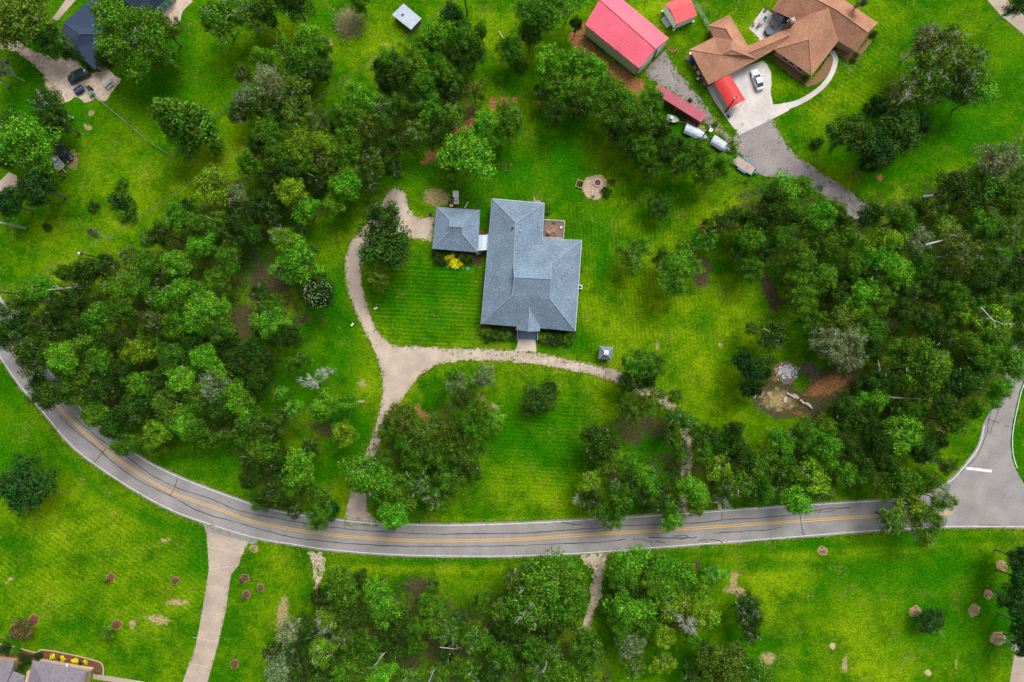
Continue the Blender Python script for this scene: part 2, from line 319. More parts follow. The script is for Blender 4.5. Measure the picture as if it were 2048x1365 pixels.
    def noise(sc_, det=4, ro=0.6, vec=None):
        n = N.new('ShaderNodeTexNoise'); n.inputs['Scale'].default_value = sc_; n.inputs['Detail'].default_value = det; n.inputs['Roughness'].default_value = ro
        L.new(vec or geo.outputs['Position'], n.inputs['Vector']); return n.outputs['Fac']
    def math_(op, a, b_=None, c_=None, clamp=False):
        n = N.new('ShaderNodeMath'); n.operation = op; n.use_clamp = clamp
        for k, v in enumerate((a, b_, c_)):
            if v is None: continue
            if isinstance(v, (int, float)): n.inputs[k].default_value = v
            else: L.new(v, n.inputs[k])
        return n.outputs[0]
    def mr(v, a, b_, c_=0.0, d=1.0):
        n = N.new('ShaderNodeMapRange'); n.inputs[1].default_value = a; n.inputs[2].default_value = b_; n.inputs[3].default_value = c_; n.inputs[4].default_value = d; L.new(v, n.inputs[0]); return n.outputs[0]
    def mix(f, a, b_):
        n = N.new('ShaderNodeMix'); n.data_type = 'RGBA'; L.new(f, n.inputs[0])
        for k, v in ((6, a), (7, b_)):
            if isinstance(v, tuple): n.inputs[k].default_value = (*v, 1)
            else: L.new(v, n.inputs[k])
        return n.outputs[2]
    def att(n_):
        a_ = N.new('ShaderNodeAttribute'); a_.attribute_name = n_; s_ = N.new('ShaderNodeSeparateColor'); L.new(a_.outputs['Color'], s_.inputs[0]); return s_.outputs
    so = att('soil'); tu = att('turf'); mo = att('mow')
    low = noise(0.07, 4, 0.6); mid = noise(0.33, 5, 0.72); fine = noise(2.2, 5, 0.75); vf = noise(7, 3, 0.7)
    dryf = math_('ADD', math_('MULTIPLY', tu[0], 0.55), math_('ADD', mr(low, 0.38, 0.62, -0.08, 0.55), mr(mid, 0.36, 0.64, -0.20, 0.26)), clamp=True)
    c0 = mix(dryf, (0.022, 0.112, 0.001), (0.150, 0.248, 0.003))
    lush_shade_f = math_('MULTIPLY', tu[1], mr(mid, 0.35, 0.6, 0.25, 1.0), clamp=True)
    c0 = mix(lush_shade_f, c0, (0.010, 0.118, 0.001))
    # yellow tips and thin spots
    spot = math_('MULTIPLY', mr(noise(0.9, 5, 0.8), 0.57, 0.70), mr(tu[0], 0.0, 1.0, 0.2, 0.85), clamp=True)
    c0 = mix(spot, c0, (0.26, 0.27, 0.015))
    dk = math_('MULTIPLY', mr(noise(0.11, 6, 0.78), 0.50, 0.62), 0.55, clamp=True)
    c0 = mix(dk, c0, (0.013, 0.066, 0.002))
    dk2 = math_('MULTIPLY', mr(noise(0.45, 3, 0.6), 0.56, 0.66), 0.4, clamp=True)
    c0 = mix(dk2, c0, (0.010, 0.075, 0.002))
    wn = math_('MULTIPLY', mr(noise(0.16, 5, 0.7), 0.56, 0.66), mr(noise(1.4, 4, 0.8), 0.46, 0.62, 0, 0.8), clamp=True)
    c0 = mix(wn, c0, (0.19, 0.165, 0.035))
    # mowing lines: the grass lies one way then the other
    def stripes(rot, scale, att_):
        mp = N.new('ShaderNodeMapping'); mp.inputs['Rotation'].default_value = (0, 0, R(rot)); L.new(geo.outputs['Position'], mp.inputs[0])
        wv = N.new('ShaderNodeTexWave'); wv.inputs['Scale'].default_value = scale; wv.inputs['Distortion'].default_value = 2.5; wv.inputs['Detail'].default_value = 2; wv.inputs['Detail Scale'].default_value = 0.35
        L.new(mp.outputs[0], wv.inputs[0]); return math_('MULTIPLY', math_('MULTIPLY', math_('SUBTRACT', wv.outputs['Fac'], 0.5), att_), mr(mid, 0.3, 0.7, 0.2, 1.0))
    st = math_('ADD', math_('ADD', stripes(93, 0.36, tu[2]), math_('MULTIPLY', stripes(-4, 0.36, mo[0]), 0.5)), stripes(125, 0.30, mo[1]))
    val = math_('ADD', math_('MULTIPLY', st, 0.62), math_('ADD', mr(fine, 0.36, 0.64, 0.55, 1.5), mr(vf, 0.3, 0.7, -0.3, 0.3)))
    # soils; olive in the first also puts woods-edge shade into the colour
    def soilf(a_, thr, sc_):
        return math_('MULTIPLY', mr(math_('ADD', a_, math_('MULTIPLY', math_('SUBTRACT', noise(sc_, 6, 0.75), 0.5), 1.5)), thr, thr+0.28), 1.0, clamp=True)
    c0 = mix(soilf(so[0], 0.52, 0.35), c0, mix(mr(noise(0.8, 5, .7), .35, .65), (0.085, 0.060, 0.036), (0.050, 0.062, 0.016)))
    c0 = mix(soilf(so[2], 0.5, 0.8), c0, mix(mr(noise(1.5), .3, .7), (0.36, 0.26, 0.15), (0.22, 0.2, 0.06)))
    c0 = mix(soilf(so[1], 0.5, 0.8), c0, mix(mr(noise(2.5), .3, .7), (0.34, 0.155, 0.06), (0.17, 0.09, 0.035)))
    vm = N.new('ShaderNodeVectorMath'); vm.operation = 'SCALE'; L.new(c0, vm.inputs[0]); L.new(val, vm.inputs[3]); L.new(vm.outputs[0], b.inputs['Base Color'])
    bp = N.new('ShaderNodeBump'); bp.inputs['Strength'].default_value = 0.9; bp.inputs['Distance'].default_value = 0.12
    L.new(math_('ADD', fine, math_('MULTIPLY', vf, 0.6)), bp.inputs['Height']); L.new(bp.outputs[0], b.inputs['Normal'])
    me.materials.append(m)
make_ground()

# ------------------------------------------------------------------ roads, drives, paths
M_ASPH = mat('asphalt', (0.235, 0.225, 0.217), 0.9, 0.22, 4, 0.3, big=0.16)
M_WHITE = mat('road_paint_white', (0.62, 0.62, 0.61), 0.7, 0.35, 3)
M_YEL = mat('road_paint_yellow', (0.66, 0.36, 0.03), 0.7, 0.15, 4)
M_TAR = mat('tar', (0.022, 0.022, 0.026), 0.5, 0.1, 3)
M_GRAV = mat('gravel', (0.41, 0.335, 0.27), 0.95, 0.36, 5.5, 0.4, big=0.2)
M_GRAV2 = mat('grey_gravel', (0.24, 0.215, 0.21), 0.95, 0.45, 3.5, 0.5, big=0.16)
M_SAND = mat('shell_gravel', (0.46, 0.37, 0.29), 0.95, 0.35, 1.6, 0.6, big=0.2)
M_CONC = mat('concrete', (0.35, 0.285, 0.225), 0.9, 0.16, 2.5, 0.2, big=0.18)
M_CONCW = mat('bright_concrete', (0.50, 0.465, 0.44), 0.9, 0.12, 1.2, 0.1, big=0.12)
M_WOOD = mat('weathered_wood', (0.30, 0.21, 0.16), 0.85, 0.25, 3)
M_POLE = mat('dark_pole', (0.04, 0.035, 0.03), 0.8, 0.2, 3)
M_METW = mat('white_metal', (0.62, 0.64, 0.66), 0.5, 0.06, 2)
M_DARK = mat('dark_plastic', (0.02, 0.02, 0.022), 0.4, 0.1, 3)
M_STEEL = mat('grey_steel', (0.3, 0.31, 0.32), 0.5, 0.1, 3)

def build_road():
    t = bpy.data.objects.new('road', None); col.objects.link(t); t['kind'] = 'structure'
    s2 = []
    S_ = [np.array(p) for p in SOUTH]
    def off(line, d):
        out = []
        for i, p in enumerate(line):
            a = line[max(i-1, 0)]; b = line[min(i+1, len(line)-1)]; v = np.array(b)-np.array(a); v = v/np.hypot(*v); out.append((p[0]-v[1]*d, p[1]+v[0]*d))
        return out
    so_ = off(SOUTH, 3.5); no_ = off(NORTH, -4)
    jl = off(JL, -4); jr = off(JR, 4)
    poly = so_+jr[::-1]+[(2940, -540), (2440, 110), (2075, 600), (2020, 700), (2000, 790)]+jl[::-1]+[(1862, 985), (1820, 996)]+no_[::-1]
    o = sheet('pavement', poly, 0.03, M_ASPH, 1.5, 0.10, parent=t)
    mb = MB()
    ribbon_line(mb, SOUTH, 0.13, 0.036)
    ribbon_line(mb, NORTH, 0.15, 0.036); ribbon_line(mb, JL, 0.15, 0.036); ribbon_line(mb, JR[:-30], 0.15, 0.036)
    q = [P(1932, 934), P(1984, 940), P(1983, 945.5), P(1931, 939.5)]; mb.add([(v.x, v.y, 0.036) for v in q], [(3, 2, 1, 0)])
    build(mb, 'white_line', M_WHITE, t)
    mb = MB()
    for d in (-1.9, 1.9): ribbon_line(mb, off(CENTRE, d), 0.15, 0.036)
    build(mb, 'yellow_line', M_YEL, t)
    mb = MB(); rr = random.Random(3)
    def crack(pts, w=0.15, j=1.0, n=5):
        q = smooth_line(pts, n); q = [(p[0]+rr.uniform(-j, j), p[1]+rr.uniform(-j, j)) for p in q]; ribbon_line(mb, q, [w*rr.uniform(0.6, 1.3) for _ in q], 0.042)
    crack([(120, 832), (150, 862), (187, 890), (212, 912), (240, 936), (283, 964), (340, 992), (410, 1027), (512, 1056), (575, 1073), (660, 1084), (720, 1089), (810, 1093), (920, 1093), (1024, 1092), (1120, 1088), (1200, 1085), (1250, 1079)], j=0.7)
    crack([(147, 832), (175, 858), (205, 882), (262, 920), (300, 948), (345, 972), (420, 998), (480, 1022), (560, 1038), (640, 1052), (740, 1062), (860, 1068), (1024, 1067), (1110, 1062), (1180, 1057), (1280, 1050), (1400, 1046), (1450, 1040), (1560, 1033), (1640, 1020), (1700, 1016)], j=0.8)
    crack([(213, 895), (202, 910), (188, 926)], j=0.5); crack([(356, 955), (350, 975), (341, 991)], j=0.5)
    crack([(1118, 1089), (1118, 1108)], j=0.3); crack([(1444, 1022), (1444, 1040)], j=.3); crack([(1600, 1030), (1602, 1046), (1607, 1070)], j=.5)
    crack([(1265, 1079), (1286, 1079), (1292, 1083), (1303, 1083), (1303, 1092)], j=.5, n=3); crack([(1295, 1075), (1340, 1076), (1385, 1076), (1393, 1073)], j=.8)
    crack([(1345, 1073), (1372, 1072), (1374, 1077), (1350, 1077)], j=.6); crack([(1395, 1082), (1412, 1080)], j=.3); crack([(1420, 1079), (1436, 1081), (1446, 1085)], j=.4)
    crack([(1427, 1067), (1480, 1063), (1535, 1060), (1560, 1055)], j=.5); crack([(1122, 1044), (1140, 1048), (1165, 1049)], j=.4); crack([(1310, 1083), (1330, 1086)], j=.3)
    crack([(1992, 790), (1982, 822), (1978, 840), (1972, 870), (1958, 905), (1940, 928), (1918, 948)], .13, .9); crack([(2000, 800), (1993, 830), (1986, 850), (1979, 868)], .12, .9)
    crack([(1975, 838), (1990, 843), (1999, 847)], .12, .5); crack([(1979, 820), (1992, 815), (1997, 800)], .12, .5); crack([(2008, 852), (2017, 853)], .15, .2)
    crack([(1955, 1050), (2002, 1051)], .1, .2); crack([(1635, 1025), (1660, 1023), (1668, 1020)], j=.5); crack([(20, 703), (45, 738), (70, 770), (100, 808)], j=.6)
    build(mb, 'crack_sealant', M_TAR, t)
    # worn patches beside the junction
    mb = MB()
build_road()
sheet('gravel_driveway', DRIVE, 0.018, M_GRAV, 0.5, 0.24)
sheet('driveway_apron', [(692, 1022), (735, 1024), (762, 1046), (740, 1043), (705, 1038)], 0.038, M_GRAV, 0.6, 0.12)
sheet('lane', [(1478, 262), (1545, 235), (1552, 255), (1563, 275), (1590, 310), (1640, 345), (1690, 375), (1735, 410), (1752, 425), (1720, 445), (1690, 425), (1640, 385), (1590, 370), (1545, 355), (1520, 350), (1500, 325), (1470, 300), (1458, 285)], 0.02, M_GRAV2, 0.8, 0.2)
sheet('gravel_yard', [(1292, 140), (1330, 100), (1342, 120), (1355, 145), (1375, 165), (1395, 190), (1415, 215), (1430, 245), (1455, 270), (1478, 290), (1462, 292), (1440, 268), (1410, 245), (1395, 222), (1370, 205), (1345, 185), (1320, 170), (1300, 160)], 0.015, M_GRAV2, 0.8, 0.35)
sheet('shell_driveway', [(-20, 70), (0, 72), (40, 85), (75, 105), (110, 118), (140, 110), (175, 140), (190, 165), (188, 200), (170, 205), (150, 195), (140, 200), (125, 208), (115, 190), (95, 180), (85, 150), (60, 125), (30, 103), (0, 97), (-20, 95)], 0.02, M_SAND, 0.8, 0.25)
sheet('shell_yard', [(178, 150), (215, 140), (243, 158), (232, 175), (212, 200), (198, 203), (186, 185)], 0.014, M_SAND, 0.8, 0.25)
sheet('rutted_track', [(614, 1106), (645, 1106), (652, 1125), (650, 1145), (640, 1160), (634, 1180), (642, 1230), (648, 1262), (638, 1262), (634, 1240), (628, 1200), (628, 1150), (624, 1130)], 0.016, M_SAND, 0.6, 0.4)
sheet('sandy_track', [(1160, 1112), (1213, 1106), (1212, 1125), (1205, 1160), (1204, 1190), (1190, 1225), (1180, 1262), (1165, 1285), (1148, 1268), (1170, 1240), (1178, 1200), (1182, 1170), (1188, 1140), (1168, 1128)], 0.016, M_SAND, 0.6, 0.4)
sheet('driveway_mouth', [(400, 1040), (455, 1058), (520, 1078), (508, 1090), (497, 1087), (413, 1065), (408, 1052)], .024, M_ASPH, .6, .08)
sheet('concrete_driveway', [(413, 1063), (418, 1140), (414, 1165), (405, 1220), (392, 1290), (362, 1375), (340, 1450), (392, 1450), (415, 1365), (436, 1290), (452, 1220), (462, 1150), (478, 1130), (482, 1115), (497, 1085)], 0.045, M_CONC, 0, 0, thick=0.06)
mb = MB()
for a, b in [((411, 1172), (458, 1182)), ((400, 1222), (447, 1231)), ((386, 1275), (432, 1283)), ((375, 1326), (418, 1334)), ((414, 1140), (478, 1131)), ((416, 1094), (490, 1108)), ((438, 1065), (418, 1365))][:6]:
    ribbon_line(mb, [a, b], 0.08, 0.051)
o = build(mb, 'expansion_joint', mat('pale_joint', (0.50, 0.43, 0.35), 0.9, .1, 3)); o['kind'] = 'structure'
sheet('side_driveway', [(2032, 1290), (2060, 1270), (2110, 1310), (2080, 1420), (2010, 1420)], 0.04, M_CONC, 0, 0, thick=0.06)
sheet('corner_lane', [(1965, -10), (2002, -10), (2048, 32), (2100, 90), (2070, 90), (2030, 55), (2000, 30)], 0.04, M_CONC, 0, 0, thick=0.06)
sheet('small_lane', [(135, -5), (157, -5), (115, 42), (105, 38)], 0.04, M_CONC, 0, 0, thick=.05)
sheet('left_lane', [(-10, 372), (18, 345), (34, 352), (35, 372), (22, 380), (0, 400), (-10, 395)], 0.04, M_CONC, 0, 0, thick=.05)
sheet('concrete_apron', [(1414, 175), (1480, 138), (1525, 122), (1533, 128), (1542, 145), (1543, 168), (1541, 186), (1546, 210), (1580, 220), (1550, 236), (1478, 271), (1462, 250), (1430, 205)], 0.05, M_CONCW, 0, 0, thick=.07)
arc = smooth_line([(1538, 224, 15), (1562, 216, 8), (1600, 204, 5.5), (1640, 178, 5), (1662, 150, 5), (1671, 120, 5), (1664, 103, 5)])
mb = MB(); ribbon_line(mb, [(p[0], p[1]) for p in arc], [p[2]*2*S for p in arc], 0.055); o = build(mb, 'front_path', M_CONCW); o['kind'] = 'structure'
sheet('patio_slab', [(1527, 17), (1560, 35), (1580, 62), (1560, 72), (1520, 84), (1517, 76), (1497, 57)], 0.05, M_CONCW, 0, 0, thick=.07)
sheet('entrance_walk', [(1036, 679), (1071, 680), (1073, 704), (1072, 708), (1029, 702), (1034, 694)], 0.05, mat('tan_concrete', (0.5, 0.42, 0.34), .9, .1, 2), 0, 0, thick=.07)
sheet('house_path', [(186, 1348), (240, 1356), (290, 1364), (290, 1374), (240, 1366), (186, 1358)], 0.04, M_CONC, 0, 0, thick=.05)
M_MULCH = mat('bark_mulch', (0.13, 0.05, 0.028), .95, .6, 5, .5)
M_STRAW = mat('pine_straw', (0.27, 0.19, 0.09), .95, .5, 5, .5)
sheet('planting_bed', [(1540, 112), (1548, 106), (1625, 160), (1660, 110), (1670, 118), (1660, 145), (1640, 165), (1615, 174), (1580, 150)], 0.03, mat('leaf_mulch', (0.20, 0.11, 0.06), .95, .35, 4, .4), .6, .1)
sheet('side_bed', [(1676, 86), (1713, 107), (1745, 70), (1742, 85), (1712, 125), (1698, 124), (1672, 105)], 0.03, MATS['leaf_mulch'], .6, .1)
sheet('front_bed', [(0, 1289), (30, 1295), (70, 1306), (86, 1301), (140, 1310), (195, 1324), (206, 1334), (206, 1351), (186, 1350), (60, 1325), (0, 1325)], 0.03, M_MULCH, .6, .08)
mb = MB(); e = smooth_line([(-10, 1287), (0, 1288.5), (30, 1294), (70, 1305), (86, 1300), (140, 1309), (195, 1323), (206, 1333), (206.5, 1351)]); ribbon_line(mb, e, .25, .06)
o = build(mb, 'bed_edging', mat('edging_stone', (.42, .33, .22), .9, .2, 4)); setp(o, 'tan stone edging strip curving around the mulched front bed', 'garden edging')
sheet('foundation_bed', [(962, 648), (1034, 655), (1034, 678), (1010, 680), (964, 674)], 0.02, mat('dark_soil', (0.06, 0.035, 0.022), .95, .4, 5, .5), .6, .12)
sheet('porch_bed', [(1073, 660), (1148, 662), (1146, 690), (1110, 694), (1075, 688)], 0.022, MATS['dark_soil'], .6, .12)
sheet('garage_bed', [(862, 500), (965, 506), (962, 530), (870, 524)], 0.02, MATS['dark_soil'], .6, .12)
sheet('walkway_bed', [(955, 463), (978, 463), (978, 472), (955, 472)], .02, M_MULCH, .6, .1)

# ------------------------------------------------------------------ buildings
M_SH = mat('slate_shingle', (0.145, 0.205, 0.27), 0.9, 0.55, 3.4, 0.5, big=0.16)
M_SHCAP = mat('slate_cap', (0.25, 0.31, 0.37), 0.9, 0.1, 5)
M_SHB = mat('brown_shingle', (0.33, 0.165, 0.10), 0.9, 0.42, 3.4, 0.5, big=0.20)
M_SHBC = mat('brown_cap', (0.45, 0.25, 0.16), 0.9, 0.1, 5)
M_NAVY = mat('navy_shingle', (0.028, 0.045, 0.085), 0.85, 0.35, 5, 0.2, big=0.1)
M_NAVC = mat('navy_cap', (0.06, 0.08, 0.12), 0.85, 0.1, 5)
M_GREY = mat('grey_shingle', (0.165, 0.15, 0.175), 0.9, 0.4, 3.4, 0.2, big=0.08)
M_BRICK = mat('brick_wall', (0.22, 0.12, 0.085), 0.9, 0.2, 6, 0.3)
M_TANB = mat('tan_brick', (0.42, 0.30, 0.19), 0.9, 0.2, 6, 0.3)
M_WHT = mat('white_paint', (0.72, 0.72, 0.72), 0.6, 0.05, 2)
M_GLASS = mat('window_glass', (0.03, 0.05, 0.06), 0.1, 0.05, 1, spec=0.7)
M_FASC = mat('dark_fascia', (0.07, 0.05, 0.045), 0.7, 0.1, 2)

def inset(poly, d):
    """poly in world xy (either way round); returns it shrunk by d"""
    n = len(poly); a = sum(poly[i][0]*poly[(i+1) % n][1]-poly[(i+1) % n][0]*poly[i][1] for i in range(n)); s = 1 if a > 0 else -1; out = []
    for i in range(n):
        p0, p1, p2 = Vector(poly[i-1]), Vector(poly[i]), Vector(poly[(i+1) % n])
        d1 = (p1-p0).normalized(); d2 = (p2-p1).normalized(); n1 = Vector((-d1.y, d1.x))*s; n2 = Vector((-d2.y, d2.x))*s
        m = (n1+n2); k = m.length_squared
        out.append(tuple(p1+m*(2*d/k)) if k > 0.2 else tuple(p1+n1*d))
    return out
def roof(name, verts, faces, m, parent, capm=None, caps=(), thick=0.16, fascia=True):
    """verts: (measured x, measured y, height)"""
    V3 = [P(*v) for v in verts]; mb = MB(); mb.add(V3, faces)
    o = build(mb, name, m, parent); me = o.data
    import bmesh
    bm = bmesh.new(); bm.from_mesh(me); bmesh.ops.recalc_face_normals(bm, faces=bm.faces)
    if sum(f.normal.z*f.calc_area() for f in bm.faces) < 0: bmesh.ops.reverse_faces(bm, faces=bm.faces)
    bm.to_mesh(me); bm.free()
    sl = o.modifiers.new('thickness', 'SOLIDIFY'); sl.thickness = thick; sl.offset = -1
    if capm:
        mb = MB()
        for a, b in caps:
            p, q = V3[a]+Vector((0, 0, .03)), V3[b]+Vector((0, 0, .03)); mb.tube([p, q], 0.10, 5)
        build(mb, 'ridge_cap', capm, o)
    return o
def walls(eave_px, h, m, parent, over=0.5, name='wall', z0=0):
    pl = inset([tuple(P(x, y, h)[:2]) for x, y in eave_px], over)
    mb = MB(); mb.prism(pl, z0, h-0.1); return build(mb, name, m, parent), pl
def on_wall(pl, i, t, wd, z, ht, name, m, parent, frame=None, proud=0.03):
    a, b = Vector(pl[i]), Vector(pl[(i+1) % len(pl)]); d = b-a; c = a+d*t; ang = math.atan2(d.y, d.x)
    n_ = len(pl); ar = sum(pl[k][0]*pl[(k+1) % n_][1]-pl[(k+1) % n_][0]*pl[k][1] for k in range(n_)); s = 1 if ar > 0 else -1
    nn = Vector((d.y, -d.x)).normalized()*s; c2 = c+nn*proud
    mb = MB(); mb.box((c2.x, c2.y, z+ht/2), (wd, 0.10, ht), ang); o = build(mb, name, m, parent)
    if frame:
        mb = MB(); f = 0.09; c3 = c+nn*(proud+.01)
        ux, uy = math.cos(ang), math.sin(ang)
        for sx in (-1, 1): mb.box((c3.x+ux*sx*(wd/2+f/2), c3.y+uy*sx*(wd/2+f/2), z+ht/2), (f, 0.13, ht+2*f), ang)
        for zz in (z-f/2, z+ht+f/2): mb.box((c3.x, c3.y, zz), (wd-.002, 0.13, f), ang)
        build(mb, 'frame', frame, o)
    return o
def hip(parent, c, r, he, hr, m, capm, name='roof'):
    vs = [(*c[0], he), (*c[1], he), (*c[2], he), (*c[3], he), (*r[0], hr), (*r[1], hr)]
    return roof(name, vs, [(0, 1, 5, 4), (1, 2, 5), (2, 3, 4, 5), (3, 0, 4)], m, parent, capm, [(4, 5), (0, 4), (3, 4), (1, 5), (2, 5)])

# --- the house on the lot
hs = thing('brick_house', 'brick house with a wide blue-grey shingle hip roof, small front gable and side deck', 'house', W(1058, 560))
rv = [(984.2, 398.1, 3), (1089, 406.8, 3), (1085, 477.9, 3), (1163.6, 480.7, 3), (1150.7, 662.6, 3), (961.9, 647.8, 3),
      (1031.1, 446, 6.3), (1027, 527, 6.3), (1024, 591.6, 6.5), (1099, 597.4, 6.5), (1028.7, 554.8, 8.1), (1101.4, 558.3, 8.1), (1102.6, 528.3, 6.5)]
roof('roof', rv, [(0, 1, 6), (1, 2, 7, 6), (0, 6, 7, 8, 5), (2, 3, 12, 11, 10, 7), (3, 4, 9, 12), (5, 8, 10, 11, 9, 4), (8, 7, 10), (12, 9, 11)], M_SH, hs, M_SHCAP,
     [(0, 6), (1, 6), (6, 7), (5, 8), (4, 9), (3, 12), (10, 11), (7, 10), (8, 10), (9, 11), (12, 11)])
pr = roof('porch_roof', [(1059.2, 612, 5.25), (1057, 664, 5.1), (1031.8, 660.3, 3.2), (1079.6, 663, 3.2), (1034, 649, 3.15), (1081, 652, 3.15)], [(0, 1, 2, 4), (0, 5, 3, 1)], M_SH, hs, M_SHCAP, [(0, 1)])
_, pl = walls([(984.2, 398.1), (1089, 406.8), (1085, 477.9), (1163.6, 480.7), (1150.7, 662.6), (961.9, 647.8)], 3, M_BRICK, hs)
for i, t in ((4, .12), (4, .3), (4, .72), (4, .9), (3, .25), (3, .7), (5, .2), (5, .45), (5, .8), (0, .3), (0, .7), (2, .5), (1, .3)):
    on_wall(pl, i, t, 1.4, 0.9, 1.5, 'window', M_GLASS, hs, M_WHT)
d = on_wall(pl, 4, .5, 1.1, 0.1, 2.1, 'door', mat('door_wood', (.16, .07, .03), .5, .1, 3), hs, M_WHT); 
on_wall(pl, 1, .75, 1.8, 0.3, 2.1, 'patio_door', M_GLASS, hs, M_WHT)
mb = MB(); q = [P(1034, 655, 0), P(1076, 658, 0), P(1075, 663, 0), P(1034, 660, 0)]; mb.prism([tuple(v[:2]) for v in q], 0, .75); build(mb, 'porch_floor', M_WOOD, hs)
st = mat('steel_blue_steps', (0.16, 0.24, 0.28), .8, .1, 3)
mb = MB()
for k in range(5):
    y0 = 663.5+k*3.1; q = [P(1037, y0-.3), P(1073, y0+2.2), P(1073, y0+5.0), P(1037, y0+2.5)]; mb.prism([tuple(v[:2]) for v in q], 0.0, .72-k*.14)
build(mb, 'front_steps', st, hs)
for x in (1035, 1075):
    mb = MB(); p = P(x, 659+(x-1035)*.06); mb.tube([p+Vector((0, 0, .7)), p+Vector((0, 0, 3.0))], .11, 8); build(mb, 'porch_post', M_WHT, hs)
    mb = MB(); a = P(x, 662+(x-1035)*.06); b = P(x-.5, 679+(x-1035)*.05)
    mb.tube([a+Vector((0, 0, 1.65)), b+Vector((0, 0, 1.0))], .05, 5); mb.tube([b, b+Vector((0, 0, 1.05))], .06, 5); mb.tube([a+Vector((0, 0, .7)), a+Vector((0, 0, 1.7))], .06, 5)
    for k in range(1, 7): c = a.lerp(b, k/7); mb.tube([c+Vector((0, 0, .1)), c+Vector((0, 0, 1.65-.65*k/7))], .025, 4)
    build(mb, 'stair_railing', M_WHT, hs)
for x, y, h, rr_, hh, m, nm in ((1025, 456.8, 6.1, .25, .45, M_DARK, 'roof_vent'), (1040.5, 461.9, 6.0, .14, .4, M_WHT, 'vent_pipe'), (1013.5, 492, 5.2, .1, .35, M_WHT, 'vent_pipe'), (1036, 498.5, 6.1, .07, .3, M_WHT, 'vent_pipe'), (1091.6, 537.4, 7.1, .1, .5, M_WHT, 'vent_pipe')):
    mb = MB(); p = P(x, y, h); mb.lathe((p.x, p.y, h-.35), [(rr_*.7, 0), (rr_*.7, hh*.7+.2), (rr_, hh*.75+.2), (rr_*.9, hh+.2), (rr_*.3, hh+.28)], 10); build(mb, nm, m, hs)
M_DECK = mat('deck_board', (0.185, 0.125, 0.10), .8, .18, 3)
mb = MB(); dk = [(1089, 441), (1129, 443.5), (1126.5, 478.5), (1086, 475.5)]; q = [tuple(P(x, y, .7)[:2]) for x, y in dk]; mb.prism(q, .1, .7)
dko = build(mb, 'deck', M_DECK, hs)
mb = MB(); ed = [P(x, y, .7) for x, y in dk]
def rail(mb, pts, z0=.7, hh=.95, r=.045):
    for a, b in zip(pts[:-1], pts[1:]):
        mb.tube([(a[0], a[1], z0+hh), (b[0], b[1], z0+hh)], r, 5); mb.tube([(a[0], a[1], z0+.15), (b[0], b[1], z0+.15)], r*.6, 5)
        L_ = (Vector(b[:2])-Vector(a[:2])).length; k = max(2, int(L_/0.35))
        for i in range(k+1):
            x = a[0]+(b[0]-a[0])*i/k; y = a[1]+(b[1]-a[1])*i/k; mb.tube([(x, y, z0), (x, y, z0+hh)], r if i % 5 == 0 else r*.45, 4)
rail(mb, [ed[0], ed[1], ed[2], P(1086, 476, .7)]); build(mb, 'railing', M_WHT, dko)
mb = MB(); q = [tuple(P(x, y)[:2]) for x, y in ((1066, 401), (1081, 402), (1081, 406.5), (1066, 405.5))]; mb.prism(q, 0, .35); build(mb, 'back_step', M_WOOD, hs)
mb = MB(); a, b = P(1068.5, 397.5), P(1069, 404); mb.tube([a+Vector((0, 0, .9)), b+Vector((0, 0, 1.1))], .06, 5); mb.tube([a, a+Vector((0, 0, .9))], .05, 5); mb.tube([b, b+Vector((0, 0, 1.1))], .05, 5); build(mb, 'step_railing', M_WHT, hs)

mb = MB(); ev = [P(x, y, 2.97) for x, y in [(984.2, 398.1), (1089, 406.8), (1085, 477.9), (1163.6, 480.7), (1150.7, 662.6), (1080, 656)]]; mb.tube(ev, .07, 5); build(mb, 'gutter', M_METW, hs)
mb = MB(); ev = [P(x, y, 2.97) for x, y in [(1032, 652.5), (961.9, 647.8), (984.2, 398.1)]]; mb.tube(ev, .07, 5); build(mb, 'gutter', M_STEEL, hs)
# --- garage
gz = thing('square_garage', 'square brick garage with a blue-grey hip roof and small raised ridge', 'garage', W(912, 460))
gv = [(872.8, 414.1, 2.7), (960.3, 420.4, 2.7), (956, 505.5, 2.7), (864.2, 497.8, 2.7), (899.8, 440.3, 4.5), (925.6, 441.5, 4.5), (923.2, 466.1, 4.5), (897.4, 465, 4.5), (898.6, 453.2, 5.25), (924.2, 454.6, 5.25)]
roof('roof', gv, [(0, 1, 5, 9, 8, 4), (1, 2, 6, 5), (2, 3, 7, 8, 9, 6), (3, 0, 4, 7), (4, 8, 7), (5, 6, 9)], M_SH, gz, M_SHCAP, [(0, 4), (1, 5), (2, 6), (3, 7), (8, 9), (4, 8), (8, 7), (5, 9), (9, 6)])
_, pl = walls([g[:2] for g in gv[:4]], 2.7, M_BRICK, gz)
for t in (.25, .75): on_wall(pl, 2, t, 1.2, .9, 1.3, 'window', M_GLASS, gz, M_WHT)
on_wall(pl, 3, .3, 2.8, .05, 2.2, 'garage_door', M_WHT, gz, M_WHT); on_wall(pl, 3, .75, 2.8, .05, 2.2, 'garage_door', M_WHT, gz, M_WHT); on_wall(pl, 1, .7, .9, .05, 2.05, 'door', M_WHT, gz, M_WHT)

